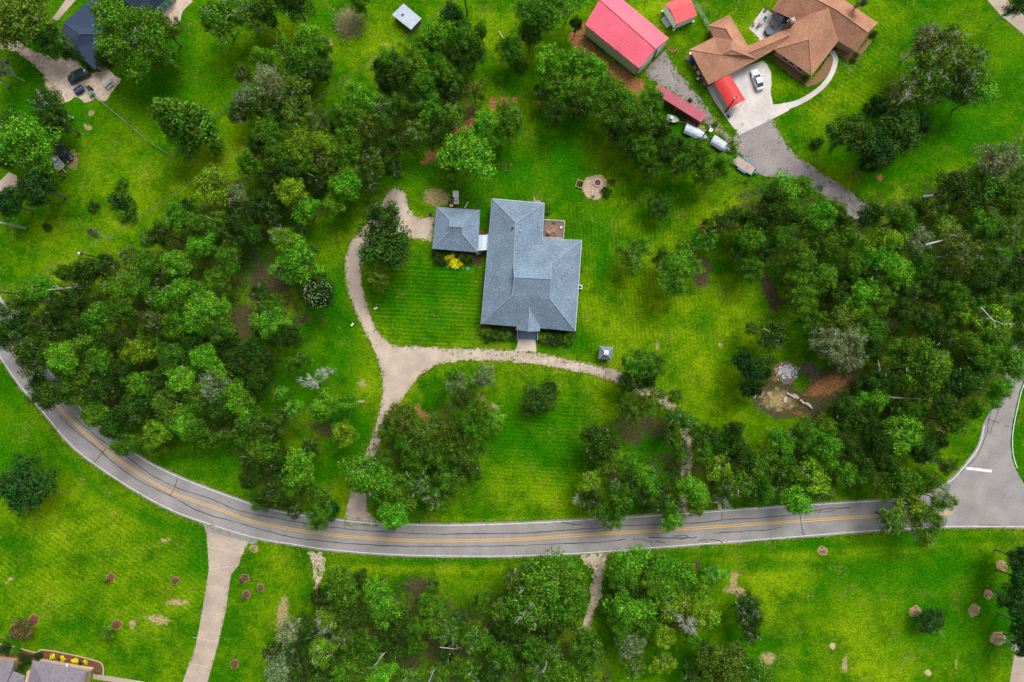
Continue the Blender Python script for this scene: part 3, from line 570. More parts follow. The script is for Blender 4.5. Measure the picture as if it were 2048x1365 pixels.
# --- covered walkway between them
cw = thing('walkway_canopy', 'narrow pale metal canopy bridging the square garage and the brick house', 'canopy', W(966, 487))
pw = ribbed('pale_sheet', (0.42, 0.50, 0.55), R(90), .5, .5)
roof('roof', [(955.5, 470, 2.35), (966, 470.5, 2.62), (977, 469.5, 2.35), (975.5, 500, 2.35), (964.5, 501.5, 2.62), (954, 502, 2.35)], [(0, 1, 4, 5), (1, 2, 3, 4)], pw, cw, thick=.06)
for x, y in ((956.5, 472), (976, 472), (955, 500), (975, 498)):
    mb = MB(); p = P(x, y, 0); mb.tube([p, p+Vector((0, 0, 2.25))], .07, 6); build(mb, 'post', M_WHT, cw)
mb = MB(); p = P(957, 509); mb.box((p.x, p.y, .5), (.9, .08, 1.0), R(20)); mb.box((p.x-.4, p.y-.1, .6), (.12, .12, 1.2)); mb.box((p.x+.45, p.y+.15, .6), (.12, .12, 1.2))
setp(build(mb, 'garden_gate', M_WHT), 'small white gate at the corner where garage meets the walkway canopy', 'gate')

# --- pump house
ph = thing('pump_house', 'tiny square shed with blue-grey hip roof and white cupola beside the gravel drive', 'shed', W(1211, 707))
hip(ph, [(1199.5, 692, ), (1226, 695), (1223, 721), (1197, 718)], [(1210.5, 706.5), (1212.5, 706.7)], 2.1, 3.2, M_SH, M_SHCAP)
walls([(1199.5, 692), (1226, 695), (1223, 721), (1197, 718)], 2.1, M_BRICK, ph, .3)
mb = MB(); p = P(1212, 706, 3.1); mb.box((p.x, p.y, 3.2), (.7, .7, .6), R(-5)); mb.box((p.x, p.y, 3.55), (.95, .95, .12), R(-5)); mb.box((p.x, p.y, 3.75), (.85, .85, .35), R(-5), .1); build(mb, 'cupola', M_WHT, ph)
mb = MB(); mb.box((p.x, p.y-.36, 3.2), (.4, .03, .35), R(-5)); build(mb, 'louvre', M_DARK, ph)

# --- big red barn
M_RED = ribbed('red_sheet', (0.74, 0.105, 0.16), R(-40), .45, .5, .42)
M_RED2 = ribbed('red_sheet_small', (0.66, 0.08, 0.09), R(20), .4, .4, .42)
M_RED3 = ribbed('red_sheet_carport', (0.55, 0.03, 0.03), R(28), .3, .7, .42)
M_SAGE = mat('sage_sheet', (0.62, 0.62, 0.46), .6, .06, 1.5, big=.04)
M_CREAM = mat('cream_sheet', (0.52, 0.50, 0.42), .6, .05, 2)
bn = thing('metal_barn', 'large long barn with red ribbed metal gable roof and sage walls', 'barn', W(1250, 90))
he, hr = 4.3, 5.6
c0, c1, c2, c3 = (1170, 49.5), (1278, 137), (1338, 77), (1232, -12)
r0, r1 = (1201, 2.5), (1311, 98)
roof('roof', [(*c0, he), (*c1, he), (*c2, he), (*c3, he), (1199, 0, hr), (*r1, hr)], [(0, 1, 5, 4), (2, 3, 4, 5)], M_RED, bn, mat('red_cap', (.6, .1, .13), .5, .05, 2), [(4, 5)], thick=.08)
_, pl = walls([c0, c1, c2, c3], he, M_SAGE, bn, .15)
for e0, e1, rr_ in ((c1, c2, r1), (c3, c0, (1199, 0))):
    mb = MB(); a, b, c = P(*e0, he), P(*e1, he), P(*rr_, hr); k = .97
    m_ = (a+b)/2; a = m_+(a-m_)*k; b = m_+(b-m_)*k
    inw = ((P(1255, 65)-m_)); inw.z = 0; inw.normalize(); inw *= .15; off2 = inw*1.6
    vs = [a+inw, b+inw, c+inw-Vector((0, 0, .1)), a+off2, b+off2, c+off2-Vector((0, 0, .1))]; vs[0].z = vs[1].z = vs[3].z = vs[4].z = he-.12; mb.add(vs, [(0, 1, 2), (5, 4, 3), (0, 3, 4, 1), (1, 4, 5, 2), (2, 5, 3, 0)])
    build(mb, 'gable', M_CREAM, bn)
on_wall(pl, 1, .30, 3.6, .02, 3.3, 'roller_door', M_WHT, bn, M_WHT); on_wall(pl, 1, .80, 2.0, .02, 3.0, 'roller_door', M_WHT, bn, M_WHT)
mb = MB()
for p in (pl[1],): mb.box((p[0], p[1], he/2-.05), (.16, .16, he-.1)); build(mb, 'downspout', M_FASC, bn)
mb = MB(); a, b = Vector(pl[1]), Vector(pl[2]); c = a+(b-a)*.60; mb.box((c.x+.1, c.y-.1, he/2), (.16, .16, he-.1))
build(mb, 'downspout', M_FASC, bn)
# --- small white shed
ws = thing('storage_shed', 'small white storage shed with red metal roof standing on corner blocks', 'shed', W(1350, 35))
he, hr = 3.1, 3.9
cs = [(1329, 9), (1353, 48.5), (1393, 31), (1376, -18)]
roof('roof', [(1329, 9, he), (1353.5, 48.5, he-.1), (1394, 31, he-.1), (1371, -9, he), (1341.5, 21, hr-.3), (1385, 4, hr-.3)], [(0, 4, 5, 3), (4, 1, 2, 5)], M_RED2, ws, thick=.07)
_, pl = walls([(1329, 9), (1353.5, 48.5), (1394, 31), (1371, -9)], he-.05, mat('white_siding', (.80, .82, .84), .6, .04, 2), ws, .12, z0=.35)
mb = MB(); mb.tube([(pl[1][0], pl[1][1], .3), (pl[1][0], pl[1][1], he-.1)], .07, 5); build(mb, 'downspout', M_FASC, ws)
for i, p in enumerate(pl):
    mb = MB(); mb.box((p[0], p[1], .18), (.5, .4, .34), .5); build(mb, 'block', M_WHT, ws)
mb = MB(); a, b = Vector(pl[0]), Vector(pl[1]); c = a.lerp(b, .5); nn = Vector(((b-a).y, -(b-a).x)).normalized(); c = c-nn*.6 if (c-nn*.6-Vector(P(1365, 20)[:2])).length > (c-Vector(P(1365, 20)[:2])).length else c+nn*.6
mb.box((c.x, c.y, .18), (2.4, .7, .12), math.atan2((b-a).y, (b-a).x)); mb.box((c.x, c.y, .06), (2.4, 1.1, .12), math.atan2((b-a).y, (b-a).x)); build(mb, 'step', mat('grey_step', (.4, .42, .42), .8, .1, 2), ws)

# --- brown house (two blocks, wing, connector)
bh = thing('brown_roof_house', 'rambling brick house with several brown shingle hip roofs joined by a connector', 'house', W(1640, 80))
e = 2.8
roof('roof', [(1543, 20, e), (1600, -62, e), (1755, 46, e), (1711.8, 104.5, e), (1592, -22, 5.4), (1735, 64.5, 4.9), (1672, 19.5, 5.4), (1672, 79, e)],
     [(0, 7, 3, 5, 6, 4), (3, 2, 5), (2, 1, 4, 6, 5), (1, 0, 4)], M_SHB, bh, M_SHBC, [(4, 6), (6, 5), (2, 5), (3, 5), (0, 4)])
walls([(1543, 20), (1600, -62), (1755, 46), (1711.8, 104.5)], e, M_TANB, bh, .7)
roof('wing_roof', [(1546.8, 99.6, e+.02), (1623, 152.3, e+.02), (1677, 82, e+.02), (1597, 36, e+.02), (1618, 79, 5.1), (1657, 17, 5.55)],
     [(0, 1, 4), (1, 2, 5, 4), (3, 0, 4, 5), (2, 3, 5)], M_SHB, bh, M_SHBC, [(0, 4), (1, 4), (4, 5)])
_, pw_ = walls([(1546.8, 99.6), (1623, 152.3), (1677, 82), (1600, 34)], e, M_TANB, bh, .75, z0=.001)
for t in (.3, .5, .75): on_wall(pw_, 0, t, 1.3, .8, 1.4, 'window', M_GLASS, bh, M_WHT)
mb = MB()
for k in range(4):
    p = P(1565+k*2.9, 119+k*2.1, 0); mb.box((p.x, p.y, .5), (.12, .6, .05), R(-55))
build(mb, 'shutter', M_WHT, bh)
g = 2.8
roof('garage_roof', [(1378.8, 99.6, g), (1416.9, 170, g), (1514.5, 120, g), (1442, 110, 4.3), (1462, 99.6, 4.8), (1490, 110, 4.3), (1427, 75, g), (1464.7, 80, 4.7), (1415.3, 51.2, g), (1458.9, 29.7, g), (1452, 58, 4.5), (1498, 94.7, g)],
     [(0, 1, 3), (1, 2, 5, 4, 3), (0, 3, 4, 7, 6), (6, 7, 10, 8), (8, 10, 9), (9, 10, 7, 4, 5, 11), (11, 5, 2)], M_SHB, bh, M_SHBC, [(0, 3), (3, 4), (4, 5), (7, 10), (8, 10)])
_, pg = walls([(1378.8, 99.6), (1416.9, 170), (1514.5, 120), (1458.9, 29.7), (1415.3, 51.2), (1427, 75)], g, M_BRICK, bh, .6, name='garage_wall')
on_wall(pg, 1, .62, 4.6, .03, 2.2, 'garage_door', M_WHT, bh, M_WHT)
roof('connector_roof', [(1496, 92, 2.7), (1576, 57, 2.7), (1549, 99.5, 2.7), (1512, 121, 2.7), (1497, 106, 3.7), (1580, 70, 3.7)], [(0, 1, 5, 4), (4, 5, 2, 3)], M_SHB, bh, M_SHBC, [(4, 5)])
mb = MB(); q = [tuple(P(x, y)[:2]) for x, y in ((1507, 101), (1571, 68), (1556, 93), (1516, 113))]; mb.prism(q, 0, 2.5); build(mb, 'connector_wall', M_WHT, bh)
pc = thing('patio_awning', 'black slatted patio cover with white downlights over the bright slab', 'awning', W(1560, 42))
mb = MB(); q = [P(1537, 48), P(1554, 25), P(1567, 33), P(1553, 58)]; mb.prism([tuple(v[:2]) for v in q], 2.5, 2.6); build(mb, 'canopy', mat('charcoal_sheet', (.028, .03, .038), .8, .1, 2, spec=.1), pc)
mb = MB(); q2 = [P(1555, 24), P(1580, 38), P(1570, 55), P(1553, 60)]; mb.prism([tuple(v[:2]) for v in q2], 2.36, 2.42); build(mb, 'louvre', mat('black_sheet', (.008, .008, .009), .9, .1, 2, spec=.05), pc)
mb = MB()
for k in range(4): p = P(1567+k*2.2, 55-k*4.0); mb.box((p.x, p.y, 2.5), (.75, .1, .04), R(-70))
build(mb, 'slat', mat('pale_slat', (.45, .45, .47), .6, .05, 2), pc)
for x, y in ((1555, 33), (1558, 30), (1563, 38), (1566, 34)):
    mb = MB(); p = P(x, y); mb.lathe((p.x, p.y, 2.6), [(.12, 0), (.12, .06), (.05, .08)], 8); build(mb, 'light_cap', M_WHT, pc)
for x, y in ((1539, 47), (1556, 26), (1553, 59)):
    mb = MB(); p = P(x, y); mb.tube([p, p+Vector((0, 0, 2.5))], .06, 6); build(mb, 'post', M_DARK, pc)
ch = thing('chimney_stack', 'small brick chimney with metal cap poking through the brown roof', 'chimney', W(1583, 45))
mb = MB(); p = P(1583, 44, 4); mb.box((p.x, p.y, 2.3), (.8, .8, 4.5), R(20)); build(mb, 'stack', mat('chimney_brick', (.22, .13, .1), .9, .2, 6), ch)
mb = MB(); mb.box((p.x, p.y, 4.7), (1.0, 1.0, .15), R(20)); mb.box((p.x, p.y, 4.9), (.6, .6, .25), R(20)); build(mb, 'cap', M_STEEL, ch)
# hot tub, table and chairs on the slab
ht = thing('hot_tub', 'rounded hot tub under a slate blue cover on the bright patio slab', 'hot tub', W(1537, 66))
mb = MB(); p = P(1537, 65)
mb.lathe((p.x, p.y, .05), [(1.0, 0), (1.08, .1), (1.08, .7), (1.0, .78)], 8); build(mb, 'shell', M_DARK, ht)
mb = MB(); mb.lathe((p.x, p.y, .83), [(1.12, 0), (1.15, .05), (1.12, .12), (.9, .16)], 8); build(mb, 'cover', mat('cover_vinyl', (.045, .075, .105), .5, .06, 2), ht)
tb = thing('patio_table', 'round pinkish patio table between turquoise chairs on the bright slab', 'table', W(1521, 47))
p = P(1521, 47); mb = MB(); mb.lathe((p.x, p.y, .68), [(.5, 0), (.55, .02), (.55, .05), (.5, .06)], 16); build(mb, 'tabletop', mat('rose_top', (.42, .2, .24), .5, .1, 2), tb)
mb = MB(); mb.tube([p, p+Vector((0, 0, .7))], .05, 6); mb.lathe((p.x, p.y, .05), [(.3, 0), (.05, .06)], 10); build(mb, 'pedestal', M_STEEL, tb)
M_TURQ = mat('turquoise_plastic', (.05, .42, .36), .5, .05, 2)
def chair(x, y, rz, m, label, group=None, nm='patio_chair'):
    t = thing(nm, label, 'chair', W(x, y), rz, group)
    mb = MB(); mb.box((0, 0, .42), (.55, .55, .06)); build(mb, 'seat', m, t, world=False)
    mb = MB(); mb.box((0, .27, .75), (.55, .06, .6)); build(mb, 'backrest', m, t, world=False)
    for sx in (-1, 1):
        mb = MB(); mb.box((sx*.3, 0, .6), (.06, .55, .05)); build(mb, 'armrest', m, t, world=False)
        for sy in (-1, 1):
            mb = MB(); mb.tube([(sx*.25, sy*.24, 0.0), (sx*.25, sy*.24, .4)], .03, 5); build(mb, 'leg', m, t, world=False)
    return t
chair(1528, 40, R(-30), M_TURQ, 'turquoise patio chair on the upper right side of the rose table')
chair(1516, 53, R(150), M_TURQ, 'turquoise patio chair on the lower left side of the rose table')
chair(1506, 51, R(80), mat('mauve_plastic', (.25, .12, .17), .5, .05, 2), 'dark mauve patio chair at the slab edge nearest the lawn')
chair(1530, 22, R(40), M_DARK, 'dark chair alone at the top corner of the bright patio slab')

# --- carport beside the car
cp = thing('metal_carport', 'bright red ribbed metal carport with cream side panel on the white concrete', 'carport', W(1462, 190))
hh = 2.5; cv = [(1429, 165, hh), (1460, 151, hh), (1490.5, 200, hh), (1459.5, 218, hh)]
L0, L1 = P(*cv[0]), P(*cv[3]); U0, U1 = P(*cv[1]), P(*cv[2])
mb = MB(); vs = []; fs = []
for k in range(9):
    t = k/8; z = math.sin(math.pi*(0.12+t*.76))*.75-.3
    a = L0.lerp(U0, t); b = L1.lerp(U1, t); vs += [(a.x, a.y, hh+z), (b.x, b.y, hh+z)]
for k in range(8): fs.append((2*k, 2*k+1, 2*k+3, 2*k+2))
mb.add(vs, fs); o = build(mb, 'roof', M_RED3, cp); s_ = o.modifiers.new('thickness', 'SOLIDIFY'); s_.thickness = .05; s_.offset = 1
mb = MB(); q = [(L0.x, L0.y), (L1.x, L1.y)]; d = (L1-L0).normalized(); n_ = Vector((d.y, -d.x, 0))*.04
mb.prism([(L0.x, L0.y), (L1.x, L1.y), (L1.x+n_.x, L1.y+n_.y), (L0.x+n_.x, L0.y+n_.y)], .35, 2.25); build(mb, 'side_panel', M_CREAM, cp)
for a in (L0, L1, U0, U1, L0.lerp(L1, .5), U0.lerp(U1, .5)):
    mb = MB(); mb.box((a.x, a.y, 1.15), (.08, .08, 2.3), .5); build(mb, 'post', M_WHT, cp)

# --- shipping containers end to end
M_CONT = ribbed('container_red', (0.36, 0.075, 0.10), R(-29), .28, .5, .6)
ct = thing('shipping_container', 'long faded maroon shipping container with rusty streaks beside the gravel yard', 'container', W(1357, 212))
hc = 2.6; cc = [(1306, 185), (1316.5, 168), (1415, 229), (1402, 245)]; q = [P(x, y, hc) for x, y in cc]
mb = MB(); mb.prism([tuple(v[:2]) for v in inset([tuple(v[:2]) for v in q], .05)], .1, hc-.03); build(mb, 'wall', mat('container_side', (.16, .035, .04), .7, .2, 2), ct)
mb = MB(); mb.prism([tuple(v[:2]) for v in q], hc-.06, hc); build(mb, 'roof', M_CONT, ct)
mb = MB(); trm = mat('pale_rail', (.5, .25, .27), .6, .1, 2)
for t in (0.01, .035, .5, .975, .99):
    a = q[0].lerp(q[3], t); b = q[1].lerp(q[2], t); mb.tube([a+Vector((0, 0, .03)), b+Vector((0, 0, .03))], .045, 4)
build(mb, 'roof_rail', trm, ct)
for t in (0, .5, 1):
    a = q[0].lerp(q[3], t); mb = MB(); mb.box((a.x, a.y, hc/2), (.12, .12, hc)); build(mb, 'corner_post', trm, ct)

# --- tin shed at the top
ts = thing('tin_shed', 'small timber shed with a slanted pale tin roof alone on the lawn', 'shed', W(815, 42))
tv = [(784, 30, 2.0), (807, 7.5, 2.3), (843, 37.5, 2.3), (822, 60, 2.0)]
roof('roof', tv, [(0, 1, 2, 3)], ribbed('pale_tin', (.42, .48, .56), R(40), .7, .3), ts, thick=.06)
walls([v[:2] for v in tv], 2.0, mat('grey_board', (.20, .15, .11), .9, .3, 3), ts, .25)
mb = MB(); p = P(805.5, 29.5, 2.2); mb.box((p.x, p.y, 2.22), (.5, .25, .06), .3); mb.box((p.x, p.y-.15, 2.22), (.2, .4, .07), .3); build(mb, 'patch', M_DARK, ts)

# --- navy roofed house
nh = thing('navy_roof_house', 'house with dark navy hip roof mostly hidden by a huge oak', 'house', W(200, 60))
nv = [(119.5, 87, 2.8), (146, 100, 2.8), (160, 69, 4.4), (127, 45, 2.8), (190, 140, 2.8), (265, 52, 2.8), (232, 22, 4.6), (175, 10, 2.8), (218, 120, 4.0)]
roof('roof', [(119.5, 87, 2.8), (190, 140, 2.8), (262, 70, 2.8), (190, -8, 2.8), (127, 45, 2.8), (160, 69, 4.4), (226, 68, 4.6), (146, 100, 2.9)], [(0, 7, 5, 4), (7, 1, 6, 5), (1, 2, 6), (4, 5, 6, 3), (2, 3, 6)], M_NAVY, nh, M_NAVC, [(5, 6), (4, 5), (7, 5)])
walls([(119.5, 87), (190, 140), (262, 70), (190, -8), (127, 45)], 2.8, M_TANB, nh, .55)
hip(nh, [(296, 30), (346, -12), (300, -60), (190, -30)], [(300, -5), (285, -30)], 2.85, 4.6, M_NAVY, M_NAVC, 'wing_roof')
_, pn = walls([(296, 30), (346, -12), (300, -60), (190, -30)], 2.85, M_TANB, nh, .4, name='wing_wall')
mg = mat('green_glass', (.03, .30, .22), .2, .1, 2, spec=.6)
for t in (.33, .55, .77): on_wall(pn, 0, t, 1.25, .3, 2.0, 'patio_door', mg, nh, M_WHT)
sheet('back_patio', [(300, 42), (322, 48), (338, 56), (360, 42), (365, 22), (385, 4), (378, -10), (350, -10), (330, 20)], .03, MATS['shell_gravel'], .7, .15)

# --- grey roofed house bottom left
gh = thing('grey_roof_house', 'tan brick house with a mauve-grey shingle roof at the bottom left corner', 'house', W(110, 1380))
e = 3.2
roof('roof', [(65, 1321, e), (173.5, 1342, e), (158, 1440, e), (40, 1440, e), (100, 1400, 5.6), (125, 1405, 5.6)], [(0, 1, 5, 4), (1, 2, 5), (2, 3, 4, 5), (3, 0, 4)], M_GREY, gh, M_GREY, [(4, 5)])
roof('wing_roof', [(-20, 1320, e-.1), (29, 1324, e-.1), (27, 1343, e-.1), (50, 1352, e-.1), (40, 1440, e-.1), (-60, 1440, e-.1), (8, 1380, 5.0)], [(0, 1, 6), (1, 2, 3, 4, 6), (4, 5, 6), (5, 0, 6)], M_GREY, gh, M_GREY, [])
mb = MB(); q = [tuple(P(x, y)[:2]) for x, y in ((74, 1330), (184, 1338), (170, 1440), (50, 1440))]; mb.prism(q, 0, 3.0); build(mb, 'wall', M_TANB, gh)
mb = MB(); q = [tuple(P(x, y)[:2]) for x, y in ((-20, 1311), (38, 1317), (36, 1338), (-20, 1450))]; mb.prism(q, 0, 2.95); build(mb, 'wing_wall', M_TANB, gh)
mb = MB(); q = [tuple(P(x, y)[:2]) for x, y in ((82, 1317), (188, 1335), (184, 1341), (76, 1330))]; mb.prism(q, 0, .25); build(mb, 'terrace', mat('terrace_stone', (.45, .36, .28), .9, .15, 2), gh)
chair(137, 1329, R(170), M_METW, 'small pale chair on the terrace of the grey roofed house')
# ------------------------------------------------------------------ vehicles
def car(name, label, cat, px, py, rz, L_=4.7, Wd=1.82, Ht=1.45, c=(.7, .72, .72), suv=False, pickup=False, glass=None, cm=None):
    t = thing(name, label, cat, W(px, py, .7)[:2]+(0.055,), rz)
    pm = cm or mat(name+'_paint', c, .25, .02, 1, spec=.6); gm = glass or M_GLASS
    def loft(st, nseg=None):
        mb = MB(); vs = []; n = 8
        for x, hw, zb, zt in st:
            r = min(.12, (zt-zb)*.35); prof = [(-hw+r*.6, zb), (-hw, zb+r), (-hw, zt-r*1.6), (-hw+r*1.6, zt), (hw-r*1.6, zt), (hw, zt-r*1.6), (hw, zb+r), (hw-r*.6, zb)]
            vs += [(x, y, z) for y, z in prof]
        fs = [(i*n+k, i*n+(k+1) % n, (i+1)*n+(k+1) % n, (i+1)*n+k) for i in range(len(st)-1) for k in range(n)]
        fs += [tuple(range(n-1, -1, -1)), tuple(range((len(st)-1)*n, len(st)*n))]; return mb.add(vs, fs)
    h = L_/2; w = Wd/2; bt = Ht*.62
    body = [(-h, w*.72, .35, bt*.80), (-h+.12, w*.9, .25, bt*.95), (-h+.5, w*.98, .2, bt), (-.3*L_, w, .2, bt*1.02), (0, w, .2, bt*1.0), (.22*L_, w, .2, bt*.98), (h-.6, w*.97, .2, bt*.88), (h-.15, w*.88, .25, bt*.78), (h, w*.68, .35, bt*.65)]
    build(loft(body), 'body', pm, t, True, False)
    if pickup: cab = [(-.08*L_, w*.86, bt*.9, bt), (-.05*L_, w*.80, bt*.9, Ht), (.12*L_, w*.78, bt*.9, Ht), (.24*L_, w*.86, bt*.9, bt)]
    elif suv: cab = [(-h+.15, w*.86, bt*.9, bt), (-h+.5, w*.76, bt*.9, Ht*.98), (.1*L_, w*.78, bt*.9, Ht), (.26*L_, w*.86, bt*.9, bt)]
    else: cab = [(-.37*L_, w*.84, bt*.9, bt*1.0), (-.22*L_, w*.70, bt*.9, Ht*.98), (.05*L_, w*.70, bt*.9, Ht), (.22*L_, w*.84, bt*.9, bt*.98)]
    build(loft(cab), 'glasshouse', gm, t, True, False)
    x0, x1 = cab[1][0], cab[2][0]; rw = cab[1][1]-.06
    mb = MB(); mb.add([(x0+.02, -rw, Ht-.02), (x1-.02, -rw, Ht), (x1-.02, rw, Ht), (x0+.02, rw, Ht-.02), (x0+.1, -rw+.1, Ht+.035), (x1-.15, -rw+.1, Ht+.045), (x1-.15, rw-.1, Ht+.045), (x0+.1, rw-.1, Ht+.035)], [(4, 5, 6, 7), (0, 1, 5, 4), (1, 2, 6, 5), (2, 3, 7, 6), (3, 0, 4, 7), (3, 2, 1, 0)]); build(mb, 'roof', pm, t, False, False)
    mb = MB()
    for s in (-1, 1):
        for a, b in ((cab[0], cab[1]), (cab[2], cab[3])): mb.tube([(a[0], s*(a[1]-.02), a[3]), (b[0], s*(b[1]-.04), b[3])], .045, 5)
        mb.tube([(0.0, s*(w*.84), bt), (-.02, s*(rw+.05), Ht-.02)], .04, 5)
    build(mb, 'pillar', pm, t, False, False)
    if pickup:
        mb = MB(); mb.box((-.29*L_, 0, bt+.005), (.36*L_, w*1.6, .03)); build(mb, 'bed_liner', M_DARK, t, False, False)
    for sx in (-.31, .32):
        for s in (-1, 1):
            mb = MB(); mb.tube([(sx*L_, s*(w-.24), .33), (sx*L_, s*(w-.0), .33)], .33, 14); wh = build(mb, 'wheel', M_DARK, t, False, False)
            mb = MB(); mb.tube([(sx*L_, s*(w-.02), .33), (sx*L_, s*(w+.015), .33)], .2, 10); build(mb, 'rim', M_STEEL, wh, False, False)
    for s in (-1, 1):
        mb = MB(); mb.box((h-.1, s*w*.6, bt*.68), (.22, .34, .14)); build(mb, 'headlight', M_METW, t, False, False)
        mb = MB(); mb.box((-h+.06, s*w*.66, bt*.78), (.14, .3, .12)); build(mb, 'taillight', mat('red_lens', (.4, .02, .02), .3, .05, 1), t, False, False)
        mb = MB(); mb.box((.17*L_, s*(w+.09), bt+.05), (.14, .2, .13)); build(mb, 'mirror', pm, t, False, False)
    return t
M_TEAL = mat('teal_glass', (.02, .09, .09), .12, .05, 1, spec=.8)
car('sedan', 'white four door sedan parked on the bright concrete apron', 'car', 1515, 160, R(109), glass=M_TEAL, L_=4.7)
car('suv', 'black-green sport utility vehicle parked on the shell driveway by the navy roof', 'car', 157, 152, R(206), L_=5.0, Wd=1.95, Ht=1.75, c=(.012, .03, .035), suv=True, glass=M_TEAL)
car('pickup_truck', 'dark pickup truck nosing out from under trees beside a white trailer', 'pickup', 127, 304, R(-52), L_=4.9, Wd=1.9, Ht=1.75, c=(.02, .03, .035), pickup=True)
# little blue tonneau cart
t = thing('utility_trailer', 'low navy blue covered trailer just below the black-green vehicle', 'trailer', W(161, 182), R(35))
mb = MB(); mb.box((0, 0, .55), (2.1, 1.4, .45)); build(mb, 'bed', mat('navy_paint', (.02, .03, .09), .4, .05, 1), t, True, False, bevel=.08)
mb = MB(); mb.box((0, 0, .8), (2.0, .08, .06)); build(mb, 'cover_seam', M_STEEL, t, False, False)
mb = MB(); mb.tube([(1.0, 0, .4), (2.0, 0, .35)], .05, 6); build(mb, 'drawbar', M_DARK, t, False, False)
for s in (-1, 1):
    mb = MB(); mb.tube([(0, s*.72, .28), (0, s*.88, .28)], .28, 12); build(mb, 'wheel', M_DARK, t, False, False)
# white trailer with gear
t = thing('flatbed_trailer', 'white framed open trailer half under trees beside the dark pickup', 'trailer', W(118, 327), R(-50))
mb = MB(); mb.box((0, 0, .5), (3.2, 1.7, .08)); build(mb, 'deck', mat('grey_deck', (.33, .36, .36), .7, .15, 2), t, False, False)
mb = MB()
for s in (-1, 1): mb.box((0, s*.85, .62), (3.3, .09, .25)); mb.box((s*1.62, 0, .62), (.09, 1.6, .25))
mb.box((.3, 0, .6), (.1, 1.6, .16)); build(mb, 'frame', M_METW, t, False, False)
for s in (-1, 1):
    mb = MB(); mb.tube([(-.3, s*.92, .3), (-.3, s*1.08, .3)], .3, 12); build(mb, 'wheel', M_DARK, t, False, False)
mb = MB(); mb.tube([(1.6, 0, .45), (2.9, 0, .4)], .06, 6); build(mb, 'drawbar', M_METW, t, False, False)
t2 = thing('metal_toolbox', 'pale metal toolbox lying on the white framed trailer', 'toolbox', W(116, 325)[:2]+(.54,), R(-50)); mb = MB(); mb.box((-.5, .1, .2), (.9, .7, .4)); build(mb, 'box', M_STEEL, t2, False, False, bevel=.04); mb = MB(); mb.box((-.5, .1, .42), (.94, .74, .06)); build(mb, 'lid', M_METW, t2, False, False)
# blue flatbed trailer by the lane
t = thing('car_trailer', 'long blue framed trailer with a pale pink plywood deck by the grey lane', 'trailer', W(1486, 332), R(-33))
mb = MB(); mb.box((0, 0, .6), (5.0, 2.0, .1)); build(mb, 'deck', mat('pink_ply', (.36, .27, .235), .8, .2, 1.2, big=.15), t, False, False)
mb = MB(); bl = mat('blue_steel', (.03, .16, .26), .4, .1, 2)
for s in (-1, 1): mb.box((0, s*1.04, .62), (5.1, .08, .2))
mb.box((-2.52, 0, .62), (.08, 2.1, .2)); mb.box((2.52, 0, .62), (.08, 2.1, .2)); build(mb, 'frame', bl, t, False, False)
for s in (-1, 1):
    mb = MB(); mb.box((.2, s*1.28, .62), (2.0, .36, .08)); mb.box((1.25, s*1.28, .48), (.08, .36, .3)); mb.box((-.85, s*1.28, .48), (.08, .36, .3)); build(mb, 'fender', bl, t, False, False)
    for x in (-.3, .7):
        mb = MB(); mb.tube([(x, s*1.2, .3), (x, s*1.4, .3)], .3, 12); build(mb, 'wheel', M_DARK, t, False, False)
mb = MB(); mb.tube([(2.5, .7, .55), (3.6, 0, .5)], .06, 5); mb.tube([(2.5, -.7, .55), (3.6, 0, .5)], .06, 5); build(mb, 'drawbar', bl, t, False, False)
mb = MB(); mb.box((3.0, 0, .7), (.5, .5, .3)); build(mb, 'winch_box', bl, t, False, False)
mb = MB(); mb.box((2.0, 0, .69), (.08, 1.9, .04)); mb.box((1.1, -.2, .69), (.9, .07, .05), .2); mb.box((.9, .3, .69), (.7, .07, .05), -.5); build(mb, 'tie_bar', mat('ochre_paint', (.45, .3, .08), .6, .1, 2), t, False, False)
